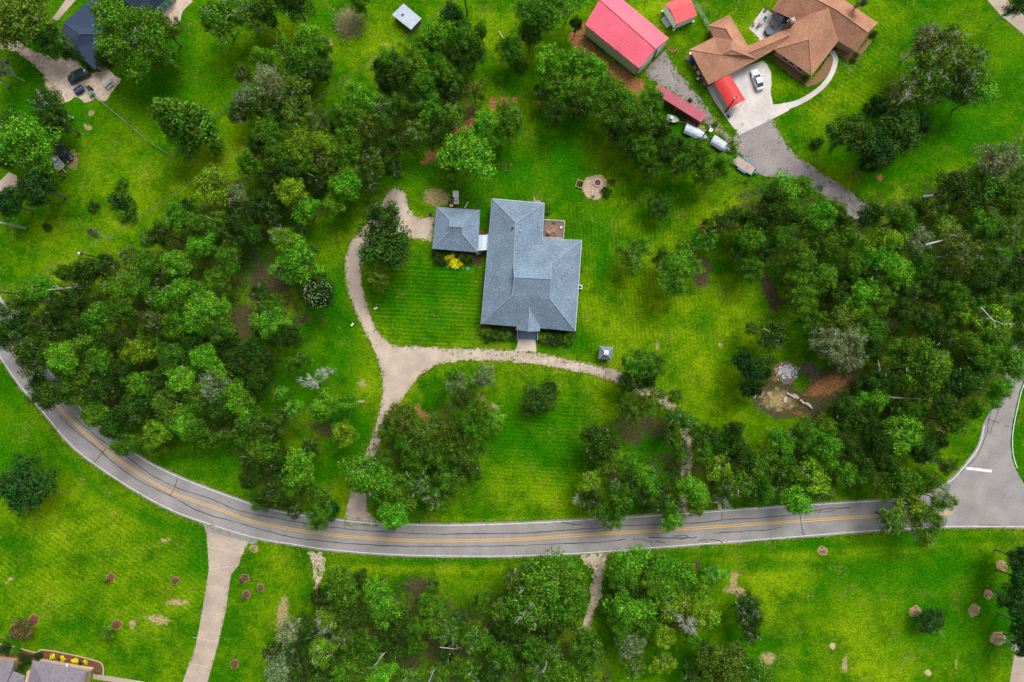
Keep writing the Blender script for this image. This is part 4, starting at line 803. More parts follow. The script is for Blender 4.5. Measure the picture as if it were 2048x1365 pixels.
def boat(label, px, py, rz, L_, Wd, hull, cover, tarp=True, console=False):
    t = thing('boat', label, 'boat', W(px, py), rz)
    st = [(-L_/2, .9, .9), (-L_*.2, 1.0, .88), (L_*.15, .95, .9), (L_*.35, .62, .98), (L_/2, .05, 1.1)]
    vs = []; n = 5
    for x, k, zt in st:
        w_ = Wd/2*k; vs += [(x, -w_, zt), (x, -w_*.75, .55), (x, 0, .4+max(0, x)*.08), (x, w_*.75, .55), (x, w_, zt)]
    fs = [(i*n+k, i*n+k+1, (i+1)*n+k+1, (i+1)*n+k) for i in range(len(st)-1) for k in range(n-1)]+[(4, 3, 2, 1, 0)]
    mb = MB().add(vs, fs); o = build(mb, 'hull', hull, t, False, False); s_ = o.modifiers.new('t', 'SOLIDIFY'); s_.thickness = .05
    mb = MB(); vs = [(x, s*Wd/2*k*.92, zt-.12) for x, k, zt in st for s in (-1, 1)]; mb.add(vs, [(2*i, 2*i+1, 2*i+3, 2*i+2) for i in range(len(st)-1)]); build(mb, 'deck', mat('boat_deck', (.35, .38, .34), .7, .1, 2), t, False, False)
    if tarp:
        rr = random.Random(int(px)); g = []; nx_, ny_ = 10, 6
        for i in range(nx_):
            x = -L_/2*1.02+i*(L_*.86)/(nx_-1); kk = 1.06 if i < 7 else 1.06-(i-6)*.12
            for j in range(ny_):
                u = j/(ny_-1)*2-1; g.append((x, u*Wd/2*kk, 1.05+.35*(1-u*u)+rr.uniform(-.05, .05)+(-.25 if abs(u) > .9 else 0)))
        mb = MB().add(g, [(i*ny_+j, (i+1)*ny_+j, (i+1)*ny_+j+1, i*ny_+j+1) for i in range(nx_-1) for j in range(ny_-1)]); o = build(mb, 'tarp', cover, t, False, False); s_ = o.modifiers.new('t', 'SOLIDIFY'); s_.thickness = .03
    if console:
        mb = MB(); mb.box((-L_*.15, 0, 1.2), (.7, .8, .7), 0, .8); build(mb, 'console', M_METW, t, False, False, bevel=.05)
    mb = MB(); mb.box((-L_/2-.25, 0, .9), (.4, .4, .8), 0, .7); build(mb, 'motor', M_DARK, t, False, False, bevel=.05)
    mb = MB(); mb.tube([(-L_*.3, 0, .3), (L_/2+1.2, 0, .35)], .06, 6); mb.box((-L_*.15, 0, .28), (.1, Wd, .1)); build(mb, 'trailer_frame', M_STEEL, t, False, False)
    for s in (-1, 1):
        mb = MB(); mb.tube([(-L_*.15, s*(Wd/2+.02), .28), (-L_*.15, s*(Wd/2+.2), .28)], .28, 12); build(mb, 'wheel', M_DARK, t, False, False)
tarp = mat('silver_tarp', (.42, .48, .56), .45, .1, 1.2, .3, big=.1)
boat('small pale open boat on a trailer below the maroon container', 1344, 241, R(-15), 2.7, 1.5, mat('pale_hull', (.5, .56, .55), .4, .05, 1), tarp, tarp=False, console=True)
boat('long boat with teal hull under a silver blue tarp, beside the dark pole', 1391, 269, R(-24), 5.4, 2.1, mat('teal_hull', (.05, .22, .22), .4, .05, 1), tarp)
boat('boat fully draped in a creased silver tarp nearest the pink decked trailer', 1441, 293, R(-33), 4.9, 2.1, mat('cream_hull', (.4, .38, .34), .4, .05, 1), mat('grey_tarp', (.38, .42, .50), .45, .1, 1.2, .3, big=.12))
# mower, cart and trailer behind the garage
t = thing('riding_mower', 'black riding mower with an orange hood parked behind the square garage', 'mower', W(903, 409), R(95))
mb = MB(); mb.box((0, 0, .45), (1.5, .9, .3)); build(mb, 'chassis', M_DARK, t, False, False, bevel=.05)
mb = MB(); mb.box((-.45, 0, .78), (.6, .85, .4), 0, .85); build(mb, 'hood', mat('amber_paint', (.62, .28, .02), .4, .05, 1), t, False, False, bevel=.05)
mb = MB(); mb.box((.15, 0, .75), (.45, .5, .12)); mb.box((-.08, 0, .95), (.1, .5, .4)); build(mb, 'seat', M_DARK, t, False, False)
mb = MB(); mb.lathe((.62, 0, .95), [(.18, 0), (.2, .02), (.18, .04)], 12); mb.tube([(.7, 0, .5), (.62, 0, .95)], .03, 5); build(mb, 'steering_wheel', M_DARK, t, False, False)
for x, r_ in ((-.45, .3), (.6, .2)):
    for s in (-1, 1):
        mb = MB(); mb.tube([(x, s*.45, r_), (x, s*.68, r_)], r_, 12); build(mb, 'wheel', M_DARK, t, False, False)
t = thing('golf_cart', 'small vehicle with square white roof and pale seat behind the garage', 'golf cart', W(913, 399), R(90))
mb = MB(); mb.box((0, 0, .45), (2.3, 1.1, .3)); build(mb, 'body', M_METW, t, False, False, bevel=.08)
mb = MB(); mb.box((.75, 0, 2.0-.1), (1.35, 1.3, .07)); build(mb, 'roof', mat('ivory_roof', (.55, .52, .48), .5, .06, 2), t, False, False, bevel=.03)
mb = MB(); mb.box((-.1, 0, .75), (.5, .9, .2)); mb.box((-.4, 0, 1.0), (.1, .9, .5)); build(mb, 'seat', M_METW, t, False, False, bevel=.04)
mb = MB(); mb.box((-.95, 0, .72), (.7, .75, .25)); build(mb, 'rear_rack', M_STEEL, t, False, False)
for x in (.15, 1.35):
    for s in (-1, 1): mb = MB(); mb.tube([(x if x < 1 else 1.1, s*.5, .55), (x, s*.58, 1.88)], .03, 5); build(mb, 'post', M_DARK, t, False, False)
for x in (-.8, .8):
    for s in (-1, 1):
        mb = MB(); mb.tube([(x, s*.5, .23), (x, s*.68, .23)], .23, 12); build(mb, 'wheel', M_DARK, t, False, False)
t = thing('push_mower', 'small black push mower at the left wall of the square garage', 'mower', W(862, 428), R(70))
mb = MB(); mb.box((0, 0, .25), (.8, .6, .2)); build(mb, 'deck', mat('slate_paint', (.06, .08, .12), .4, .1, 2), t, False, False, bevel=.08)
mb = MB(); mb.lathe((0, 0, .35), [(.22, 0), (.22, .15), (.15, .22)], 10); build(mb, 'engine', M_DARK, t, False, False)
mb = MB()
for s in (-.22, .22): mb.tube([(-.35, s, .3), (-1.0, s, .95)], .02, 5)
mb.tube([(-1.0, -.22, .95), (-1.0, .22, .95)], .025, 5); build(mb, 'handle', M_DARK, t, False, False)
for x in (-.35, .35):
    for s in (-1, 1): mb = MB(); mb.tube([(x, s*.3, .12), (x, s*.36, .12)], .12, 10); build(mb, 'wheel', M_DARK, t, False, False)
mb = MB(); a, b = P(929.5, 417.5), P(936, 406); mb.tube([a+Vector((0, 0, .6)), b+Vector((0, 0, .3))], .07, 6); mb.tube([b+Vector((-.25, .1, .3)), b+Vector((.25, -.1, .3))], .05, 5); mb.tube([a, a+Vector((0, 0, .65))], .05, 5)
setp(build(mb, 'boat_davit', M_WHT), 'slanting white pole with crossbar leaning out from the garage back wall', 'pole')
# AC units
def acunit(x, y, label):
    t = thing('air_conditioner', label, 'air conditioner', W(x, y), R(-5))
    mb = MB(); mb.box((0, 0, .45), (.95, .95, .9)); build(mb, 'casing', M_METW, t, False, False, bevel=.05)
    mb = MB(); mb.lathe((0, 0, .91), [(.34, 0), (.34, .02), (.12, .05)], 16); build(mb, 'fan_grille', M_DARK, t, False, False)
acunit(1159.5, 575, 'white air conditioner with dark fan against the right wall of the brick house')
t = thing('wheeled_bin', 'navy wheeled rubbish bin on the white concrete corner beside the carport', 'bin', W(1458, 232), R(25))
mb = MB(); mb.box((0, 0, .5), (.7, .65, .95), 0, 1.15); build(mb, 'body', mat('navy_plastic', (.02, .035, .09), .5, .05, 1), t, False, False, bevel=.04)
mb = MB(); mb.box((.02, 0, 1.02), (.85, .78, .08)); build(mb, 'lid', mat('navy_lid', (.05, .07, .14), .4, .05, 1), t, False, False, bevel=.03)
for s in (-1, 1): mb = MB(); mb.tube([(-.35, s*.3, .12), (-.35, s*.38, .12)], .12, 10); build(mb, 'wheel', M_DARK, t, False, False)
for x, y, lb, c in ((183, 180, 'black lidded bin on the shell yard beside the fence start', (.02, .022, .02)), (187, 190, 'grey-green lidded bin on the fence line at the yard corner', (.14, .22, .2))):
    t = thing('wheeled_bin', lb, 'bin', W(x, y), R(40)); mm = mat('bin_%d' % x, c, .5, .05, 1)
    mb = MB(); mb.box((0, 0, .5), (.8, .75, .95), 0, 1.12); build(mb, 'body', mm, t, False, False, bevel=.04)
    mb = MB(); mb.box((.02, 0, 1.02), (.95, .9, .1)); build(mb, 'lid', mm, t, False, False, bevel=.03)
# picnic table, deck table, fire pit, bench
def picnic(px, py, rz, L_, m, label, z=0.0, nm='picnic_table'):
    t = thing(nm, label, 'table', W(px, py)[:2]+(z,), rz)
    mb = MB()
    for k in range(4): mb.box((0, -.33+k*.22, .74), (L_, .19, .05))
    build(mb, 'tabletop', m, t, False, False)
    for s in (-1, 1):
        mb = MB(); mb.box((0, s*.78, .44), (L_, .26, .05)); build(mb, 'bench_seat', m, t, False, False)
        mb = MB(); mb.tube([(s*L_*.35, -.7, 0), (s*L_*.35, -.25, .72)], .04, 5); mb.tube([(s*L_*.35, .7, 0), (s*L_*.35, .25, .72)], .04, 5); mb.box((s*L_*.35, 0, .4), (.06, 1.7, .08)); build(mb, 'leg', m, t, False, False)
picnic(219, 168, R(40), 2.0, mat('mint_paint', (.38, .48, .42), .7, .1, 2), 'pale green picnic table on the shell yard')
picnic(1103, 465, R(33), 1.9, mat('table_wood', (.30, .17, .11), .8, .15, 3), 'brown wooden picnic table on the railed deck', .7)
mb = MB(); p = P(1095.5, 467); mb.lathe((p.x, p.y, .7+.78), [(.26, 0), (.3, .03), (.28, .2), (.2, .22)], 14); setp(build(mb, 'green_bowl', mat('jade_glaze', (.08, .32, .2), .3, .05, 1)), 'round green bowl on the lower corner of the deck table', 'bowl')
def pot(x, y, r_, h_, z, m, label, nm='flower_pot'):
    mb = MB(); p = P(x, y); mb.lathe((p.x, p.y, z), [(r_*.6, 0), (r_, h_), (r_*1.08, h_), (r_*1.08, h_+.04), (r_*.8, h_+.04)], 12); return setp(build(mb, nm, m), label, 'pot')
pot(1122, 457, .22, .4, .7, M_WHT, 'white pot standing by the right railing of the deck')
ff = thing('fire_pit', 'round white-rimmed fire pit with rusty bowl on the flagstone patio', 'fire pit', W(1195, 366.5))
p = P(1195, 366.5); mb = MB(); n = 18
for k in range(n):
    a = 2*math.pi*k/n; mb.box((p.x+.78*math.cos(a), p.y+.78*math.sin(a), .2), (.30, .25, .35), a+math.pi/2)
build(mb, 'stone_ring', mat('pale_block', (.5, .46, .4), .9, .15, 3), ff)
mb = MB(); mb.lathe((p.x, p.y, .06), [(.62, 0), (.62, .22), (.5, .22), (.1, .1)], 16); build(mb, 'bowl', mat('rust', (.14, .06, .04), .9, .3, 5), ff)
M_FLAG = mat('flagstone', (.26, .16, .09), .9, .35, 2.6, .6, c2=(.48, .38, .28))
eg = [(1203, 353), (1209, 362), (1210, 374), (1207, 387), (1200, 396), (1190, 399), (1178, 396), (1170, 389), (1166, 378), (1167, 367), (1174, 358), (1184, 355), (1190, 352)]
sheet('flagstone_patio', eg, .04, M_FLAG, .5, .08)
mb = MB(); rr = random.Random(5); lp = densify([tuple(P(x, y)[:2]) for x, y in eg], .45, .05)
for i, q in enumerate(lp): mb.rock((q[0], q[1], .0), rr.uniform(.26, .34), i, .5)
setp(build(mb, 'stone_border', mat('tan_stone', (.38, .27, .15), .9, .3, 3)), 'border of tan stones edging the egg shaped flagstone patio', 'stone border')
chair(1187, 391, R(170), mat('grey_chair', (.3, .34, .38), .6, .05, 2), 'grey garden chair at the bottom of the flagstone patio', nm='garden_chair')
t = thing('raised_planter', 'wooden framed planter full of leaves at the left of the flagstone patio', 'planter', W(1159.5, 369), R(-20))
mb = MB()
for s in (-1, 1): mb.box((0, s*.75, .2), (1.6, .1, .4)); mb.box((s*.75, 0, .2), (.1, 1.4, .4))
build(mb, 'frame', mat('pale_wood', (.5, .38, .24), .8, .2, 3), t, False, False)
mb = MB(); mb.box((0, 0, .12), (1.38, 1.38, .22)); build(mb, 'soil', mat('potting_soil', (.05, .04, .025), .95, .3, 5), t, False, False)
mb = MB(); mb.leaves((0, 0, .25), .65, 260, .22, 4, .5); o = build(mb, 'foliage', M_LEAF, t, False, False); o.color = (.06, .14, .015, 1)
# septic lids
for x, y, c, lb in ((895.5, 533.5, (.03, .30, .16), 'green round septic lid, left one of the two green ones'), (911, 535.5, (.35, .55, .48), 'pale mint round septic lid between the two green ones'), (935.5, 538, (.03, .26, .16), 'green round septic lid, right one of the two green ones')):
    t = thing('septic_lid', lb, 'lid', W(x, y), 0, 'round lids in the lawn below the garage'); mm = mat('lid_%d' % int(x), c, .6, .08, 3)
    mb = MB(); mb.lathe((0, 0, 0), [(.42, 0), (.42, .12), (.36, .17)], 20); build(mb, 'cover', mm, t, False, False)
    mb = MB(); mb.lathe((0, 0, .17), [(.1, 0), (.1, .04), (.06, .05)], 10); build(mb, 'knob', mm, t, False, False)
# small white markers
for x, y, rz, lb in ((752.5, 617.5, .5, 'small white sign tipped over on the striped lawn beside the drive'), (706, 650, .9, 'small white sign in the grass on the outer side of the drive'), (961, 1028, 0, None)):
    if not lb: continue
    t = thing('lawn_sign', lb, 'sign', W(x, y), rz)
    mb = MB(); mb.add([(-.4, -.16, .55), (.4, -.16, .55), (.4, .16, .75), (-.4, .16, .75), (-.4, -.16, .51), (.4, -.16, .51), (.4, .16, .71), (-.4, .16, .71)], [(0, 1, 2, 3), (7, 6, 5, 4), (0, 4, 5, 1), (1, 5, 6, 2), (2, 6, 7, 3), (3, 7, 4, 0)]); build(mb, 'panel', M_WHT, t, False, False)
    mb = MB(); mb.tube([(0, 0, 0), (0, 0, .62)], .04, 6); build(mb, 'stake', M_WHT, t, False, False)
# burn pile, brush pile, split logs
mb = MB(); rr = random.Random(11); p0 = P(1575, 745)
ash = mat('ash', (.50, .50, .50), .95, .6, 2.5, .5); char = mat('charred_soil', (.16, .12, .11), .95, .5, 2, .5)
sheet('charred_patch', [(1556, 728), (1570, 722), (1588, 728), (1597, 742), (1592, 757), (1580, 770), (1566, 770), (1558, 755)], .02, char, .4, .25)
for i in range(230):
    a = rr.uniform(0, 6.28); q = rr.gauss(0, .95); k = rr.gauss(0, .95); mb.rock((p0.x+q-.1, p0.y+k*.8+.2, .0), rr.uniform(.06, .22), i, .5)
setp(build(mb, 'ash_pile', ash), 'white and grey ash heap of a burnt bonfire on the bare clearing', 'ash pile')
mb = MB()
for i in range(170):
    a = rr.uniform(0, math.pi); x = p0.x+4.8+rr.gauss(0, 1.0); y = p0.y+.3+rr.gauss(0, .75)-.25*(x-p0.x-4.8); l = rr.uniform(.5, 1.5); z = rr.uniform(.1, .6)
    mb.tube([(x, y, z), (x+math.cos(a)*l, y+math.sin(a)*l, z+rr.uniform(-.1, .3))], rr.uniform(.02, .05), 4)
setp(build(mb, 'brush_pile', mat('dead_brush', (.19, .16, .135), .95, .35, 4)), 'tangled heap of grey-brown cut branches right of the ash heap', 'brush pile')
logs = [(1572, 786, 1590, 797, .24), (1581, 790, 1596, 798, .2), (1586, 788, 1597, 796, .2), (1599, 800, 1607, 808, .27), (1609, 806, 1623, 817, .26), (1613, 806, 1621, 813, .2)]
names = ['longest split log, upper left end of the row of logs', 'split log lying second in the row, against the longest one', 'short split log on the upper side of the row of logs', 'thick short log in the middle of the row', 'split log at the lower right end of the row', 'thin split log lying on the upper edge of the lower right log']
for (x0, y0, x1, y1, r_), nm in zip(logs, names):
    mb = MB(); a, b = P(x0, y0), P(x1, y1); a.z = b.z = r_*.9; mb.tube([a, a.lerp(b, .5)+Vector((0, .03, 0)), b], [r_, r_*1.05, r_*.95], 7)
    setp(build(mb, 'split_log', mat('bleached_log', (.42, .34, .29), .9, .2, 4)), nm, 'log', 'logs laid in a row on the clearing')
mb = MB(); p = P(1570, 799); mb.box((p.x, p.y, .12), (.55, 1.1, .12), R(-8)); mb.box((p.x-.15, p.y, .2), (.12, 1.1, .05), R(-8)); mb.box((p.x+.15, p.y, .2), (.12, 1.1, .05), R(-8)); setp(build(mb, 'wood_plank', mat('pale_plank', (.5, .46, .42), .9, .1, 3)), 'short pale wooden plank standing alone below the row of logs', 'plank')
t = thing('garden_bench', 'rough plank bench at the edge of the clearing beside dark green foliage', 'bench', W(1514, 783), R(33))
mb = MB(); mb.box((0, 0, .42), (1.9, .4, .07)); build(mb, 'seat', M_WOOD, t, False, False)
mb = MB(); mb.box((0, .25, .75), (1.9, .06, .25)); build(mb, 'backrest', M_WOOD, t, False, False)
for s in (-1, 1): mb = MB(); mb.box((s*.8, 0, .35), (.1, .45, .7)); build(mb, 'leg', M_WOOD, t, False, False)
mb = MB(); rr = random.Random(2)
for i in range(26): p = P(1514+rr.gauss(0, 4), 791+rr.gauss(0, 2)); mb.rock((p.x, p.y, 0), rr.uniform(.08, .2), i)
setp(build(mb, 'rubble_heap', mat('pale_rubble', (.35, .33, .31), .9, .4, 4)), 'small heap of pale rubble just below the plank bench', 'rubble')
# clutter under the brown garage eave
t = thing('blue_tarp_stack', 'bright blue tarp covered stack against the brown roofed garage', 'tarp', W(1387, 124), R(60))
mb = MB(); mb.box((0, 0, .6), (1.5, 1.1, 1.2), 0, .8); build(mb, 'tarp', mat('blue_tarp', (.01, .04, .32), .4, .1, 2), t, False, False, bevel=.1)
mb = MB(); mb.box((.1, -.5, 1.2), (1.1, .12, .06), -.5); build(mb, 'strap', M_METW, t, False, False)
junk = [(1376, 118, (.35, .33, .3), 'grey metal rack leaning left of the blue tarp stack'), (1380, 109, (.5, .5, .5), 'white bucket near the left corner of the brown garage'), (1389, 137, (.3, .2, .16), 'brown crate just below the blue tarp stack'), (1396, 148, (.3, .38, .42), 'pale blue cooler beside the brown garage wall'), (1395, 159, (.55, .53, .5), 'white tub below the pale blue cooler'), (1404, 158, (.3, .16, .1), 'reddish crate right of the white tub'), (1409, 169, (.25, .27, .27), 'grey box at the bottom corner of the brown garage')]
for i, (x, y, c, lb) in enumerate(junk):
    t = thing(['metal_rack', 'bucket', 'crate', 'cool_box', 'plastic_tub', 'crate', 'storage_box'][i], lb, ['rack', 'bucket', 'crate', 'cooler', 'tub', 'crate', 'box'][i], W(x, y), R(60+i*17)); mm = mat('junk%d' % i, c, .6, .2, 3)
    if i in (1, 4):
        mb = MB(); mb.lathe((0, 0, 0), [(.22, 0), (.3, .4), (.32, .42), (.27, .43)], 12); build(mb, 'body', mm, t, False, False)
        mb = MB(); mb.lathe((0, 0, .43), [(.3, 0), (.3, .03), (.1, .05)], 12); build(mb, 'lid', M_WHT, t, False, False)
    elif i == 0:
        mb = MB()
        for k in range(5): mb.box((k*.25-.5, 0, .4), (.05, 1.0, .05)); mb.box((0, k*.24-.48, .45), (1.1, .05, .05))
        build(mb, 'shelf', mm, t, False, False)
        for s in (-1, 1): mb = MB(); mb.box((s*.5, 0, .2), (.06, 1.0, .4)); build(mb, 'leg', mm, t, False, False)
    else:
        mb = MB(); mb.box((0, 0, .3), (.9, .55, .55)); build(mb, 'body', mm, t, False, False, bevel=.03)
        mb = MB(); mb.box((0, 0, .6), (.94, .6, .07)); build(mb, 'lid', mm if i != 3 else M_METW, t, False, False, bevel=.02)
# ------------------------------------------------------------------ fences, poles and wires
def fence(name, pts, hgt, m, label, step=2.4, rails=2, mesh=True, r=.035):
    t = thing(name, label, 'fence', W(*pts[0]))
    q = [P(*p) for p in pts]; fr = MB()
    for a, b in zip(q[:-1], q[1:]):
        L_ = (b-a).length; k = max(1, round(L_/step))
        for i in range(k):
            p = a.lerp(b, i/k); mb = MB(); mb.tube([p, p+Vector((0, 0, hgt+.1))], r*1.3, 5); build(mb, 'post', m, t)
        for j in range(rails): z = hgt*(j+1)/rails; fr.tube([a+Vector((0, 0, z)), b+Vector((0, 0, z))], r*.7, 4)
        if mesh:
            n = int(L_/.3)
            for i in range(n):
                p = a.lerp(b, i/n); s = a.lerp(b, min(1, (i+1)/n)); fr.tube([p, s+Vector((0, 0, hgt))], .012, 3); fr.tube([s, p+Vector((0, 0, hgt))], .012, 3)
    build(fr, 'panel', m, t); return t
gw = mat('green_grey_wire', (.20, .30, .24), .6, .1, 2)
fence('wire_fence', [(170, 170), (190, 190), (215, 213), (238, 232), (262, 252), (300, 285), (350, 316)], 1.3, gw, 'long pale green wire fence running down right from the bins')
fence('wire_fence', [(352, 312), (400, 266), (445, 228), (486, 193)], 1.5, mat('vine_green_wire', (.05, .2, .09), .8, .3, 3), 'wire fence overgrown with green vine, rising right from the fence corner', rails=4)
fence('wire_fence', [(500, 48), (530, 65), (575, 102)], 1.3, gw, 'short grey wire fence near the top between lichen covered oaks')
fence('metal_fence', [(1388, 12), (1405, 38), (1421, 68)], 1.7, mat('grey_rail', (.28, .32, .32), .5, .1, 2), 'grey rail fence between the white shed and the brown roofed garage', step=1.8, rails=5, mesh=False, r=.05)
fence('board_fence', [(1422, 70), (1431, 80)], 1.6, mat('redbrown_board', (.12, .03, .02), .8, .2, 3), 'short dark red-brown gate panel touching the brown roofed garage', step=.4, rails=3, mesh=False, r=.07)
fence('rail_fence', [(1500, 358), (1472, 370), (1446, 379), (1400, 350), (1350, 320)], 1.1, M_POLE, 'low dark fence running beside the hedge below the trailers', rails=2, mesh=False)
fence('rail_fence', [(1331, 97), (1352, 106), (1380, 118)], .9, mat('rust_rail', (.10, .04, .03), .8, .2, 3), 'low rusty rail from the barn corner to the brown roofed garage', rails=1, mesh=False, r=.08)
def upole(x, y, h, label, lean=(0, 0), m=M_POLE, r=.16, arm=True, lamp=None):
    t = thing('utility_pole', label, 'pole', W(x, y)); b = P(x, y); top = b+Vector((lean[0], lean[1], h))
    mb = MB(); mb.tube([b, top], [r, r*.7], 8); build(mb, 'post', m, t)
    if arm: mb = MB(); mb.box((top.x, top.y, h-.5), (2.0, .12, .12), .9); build(mb, 'crossarm', m, t)
    mb = MB(); mb.tube([top-Vector((.3, .2, .4)), top-Vector((.3, .2, 1.2))], .22, 8); build(mb, 'transformer', M_STEEL, t)
    if lamp: mb = MB(); mb.lathe((top.x, top.y, h), [(.2, 0), (.22, .1), (.1, .2)], 8); build(mb, 'cap', M_WHT, t)
    return top
tp1 = upole(210, 519, 8.8, 'leaning dark utility pole at the edge of the left woods', (0, 0), lamp=True)
tp2 = upole(45, 590, 7.6, 'dark utility pole just above the road at the far left', lamp=True)
tp3 = upole(935, 33, 9.5, 'dark utility pole with crossarm near the top of the lawn')
tp4 = upole(1450, 225, 7.5, 'thick dark pole rising past the corner of the red carport', (.2, .6), arm=False)
tp5 = upole(1404, 275, 8.0, 'thick dark pole standing between the two tarped boats', arm=False)
mb = MB(); p = P(1419, 263); mb.lathe((p.x, p.y, .8), [(.1, 0), (.45, .15), (.48, .2), (.1, .12)], 14); mb.tube([(p.x, p.y, 0), (p.x, p.y, .9)], .05, 6); setp(build(mb, 'satellite_dish', M_METW), 'small white satellite dish on a stub beside the dark pole', 'satellite dish')
def wire(a, b, sag, label, g='overhead wires along the left woods'):
    a, b = Vector(a), Vector(b); n = 14; pts = []
    for i in range(n+1):
        t = i/n; p = a.lerp(b, t); p.z -= sag*4*t*(1-t); pts.append(p)
    mb = MB(); mb.tube(pts, .014, 3); setp(build(mb, 'power_line', mat('cable', (.16, .18, .16), .5, .05, 1)), label, 'wire', g)
for k, d in enumerate((-.8, .8)):
    o_ = Vector((d*.62, d*.78, -.4)); w_ = ('upper', 'lower')[k]
    wire(tp1+o_, tp3+o_, 2.2, '%s overhead wire from the leaning pole to the top pole' % w_)
    wire(tp2+o_, tp1+o_, 1.0, '%s overhead wire joining the two left utility poles' % w_)
# straw bed and pampas island
mb = MB(); rr = random.Random(8)
for i in range(1500):
    p = P(700+rr.gauss(0, 12), 48+rr.gauss(0, 12)); a = rr.uniform(0, 6.28); l = rr.uniform(.6, 1.4); z = rr.uniform(.1, .9); mb.tube([(p.x, p.y, z), (p.x+math.cos(a)*l, p.y+math.sin(a)*l, z+rr.uniform(.0, .6))], .022, 3)
o = setp(build(mb, 'ornamental_grass', mat('straw_blade', (.24, .24, .11), .9, .45, 2)), 'clump of straw coloured ornamental grass below a round dark bush', 'grass clump')
# mulch rings round young trees
rings = [(221, 1156, .95, 0), (351, 1161, .85, 0), (490, 1156, .85, 0), (494, 1189, .8, 0), (521, 1176, .75, 0), (469, 1329, .95, 0), (67, 1241, 1.2, 0), (233, 1250, 1.05, 0), (508, 1098, .8, 1),
         (1645, 1102, 1.0, 1), (2003, 1133, 1.2, 1), (1976, 1188, 1.0, 1), (1948, 1221, 1.25, 1), (1830, 1223, 1.2, 1), (1996, 1277, 1.6, 1), (1480, 1186, 1.1, 1), (1664, 1293, .75, 2), (1856, 1346, .75, 2), (1970, 1310, .5, 2), (1421, 1145, .5, 2)]
ring_objs = []
for i, (x, y, r_, k) in enumerate(rings[:18]):
    p = P(x, y); rr = random.Random(i*7+1)
    if k < 2:
        t = thing('mulch_ring', '', 'mulch ring', (p.x, p.y, 0)); ring_objs.append((t, x, y, k))
        mb = MB(); n = 26; vs = [(0, 0, .14)]
        for q in (.6, .97):
            for j in range(n): a = 2*math.pi*j/n; f = r_*q*(1+.11*math.sin(2*a+i)+.07*math.sin(5*a+2*i))*rr.uniform(.93, 1.05); vs.append((f*math.cos(a), f*math.sin(a), .12 if q < .9 else .025))
        fs = [(0, 1+j, 1+(j+1) % n) for j in range(n)]+[(1+j, 1+n+j, 1+n+(j+1) % n, 1+(j+1) % n) for j in range(n)]
        mb.add(vs, fs); build(mb, 'mulch', M_MULCH if k == 0 else M_STRAW, t, False, False)
        mb = MB()
        for j in range(n+6): a = 2*math.pi*j/(n+6); ro = r_*(1+.11*math.sin(2*a+i)+.07*math.sin(5*a+2*i)); mb.rock((ro*math.cos(a)*rr.uniform(.94, 1.06), ro*math.sin(a)*rr.uniform(.94, 1.06), 0), rr.uniform(.07, .13), j, .7)
        build(mb, 'edging', mat('edge_brick', (.26, .15, .11), .9, .3, 3) if k == 0 else mat('edge_straw', (.4, .3, .19), .9, .2, 3), t, False, False)
        mb = MB(); mb.tube([(0, 0, .1), (.05, .03, .8), (0, .1, 1.5)], [.05, .035, .02], 5)
        for j in range(5): a = j*1.3+i; mb.tube([(.03, .03, .6+.15*j), (.45*math.cos(a), .45*math.sin(a), 1.0+.15*j)], .015, 3)
        build(mb, 'stem', M_BARK, t, False, False)
        mb = MB(); mb.leaves((0, .05, 1.0), .45, 26, .24, i, .8); o = build(mb, 'foliage', M_LEAF, t, False, False); o.color = (.05, .12, .01, 1) if i % 3 else (.10, .09, .03, 1)
        mb = MB()
        for j in range(7): a = rr.uniform(0, 6.28); q = rr.uniform(0, r_*.8); mb.rock((q*math.cos(a), q*math.sin(a), .05), rr.uniform(.10, .2), j+i, .6)
        build(mb, 'clod', MATS['dark_soil'] if 'dark_soil' in MATS else M_BARK, t, False, False)
    else:
        mb = MB(); mb.rock((p.x, p.y, -.05), r_, i, .35); o = build(mb, 'sand_mound', mat('pale_sand', (.40, .31, .18), .95, .15, 3, .3)); setp(o, '', 'mound'); ring_objs.append((o, x, y, k))
mb = MB(); a, b = P(998, 65), P(1007, 79); mb.tube([a+Vector((0, 0, .5)), b+Vector((0, 0, .5))], .07, 6); mb.tube([a, a+Vector((0, 0, .5))], .04, 5); mb.tube([b, b+Vector((0, 0, .5))], .04, 5); setp(build(mb, 'white_rail', M_WHT), 'short white rail standing alone on the lawn left of the barn', 'rail')

# ------------------------------------------------------------------ trees
def leaf_mesh(name, C, N_, size, narrow, m=M_LEAF):
    """C centres, N_ normals, size per leaf -> folded diamond leaves as one mesh"""
    n = len(C); t = rng.normal(size=(n, 3)); a = np.cross(N_, t); a /= np.linalg.norm(a, axis=1)[:, None]+1e-9; b = np.cross(N_, a)
    sz = size[:, None]; a = a*sz*0.5; b = b*sz*0.5*narrow; up = N_*sz*0.10
    V = np.stack([C-a, C+b+up, C+a, C-b+up], 1).reshape(-1, 3); F = np.arange(4*n)
    me = bpy.data.meshes.new(name); me.vertices.add(4*n); me.vertices.foreach_set('co', V.ravel())
    me.loops.add(4*n); me.loops.foreach_set('vertex_index', F); me.polygons.add(n)
    me.polygons.foreach_set('loop_start', np.arange(n)*4); me.polygons.foreach_set('loop_total', np.full(n, 4)); me.update(calc_edges=True)
    me.materials.append(m); return me
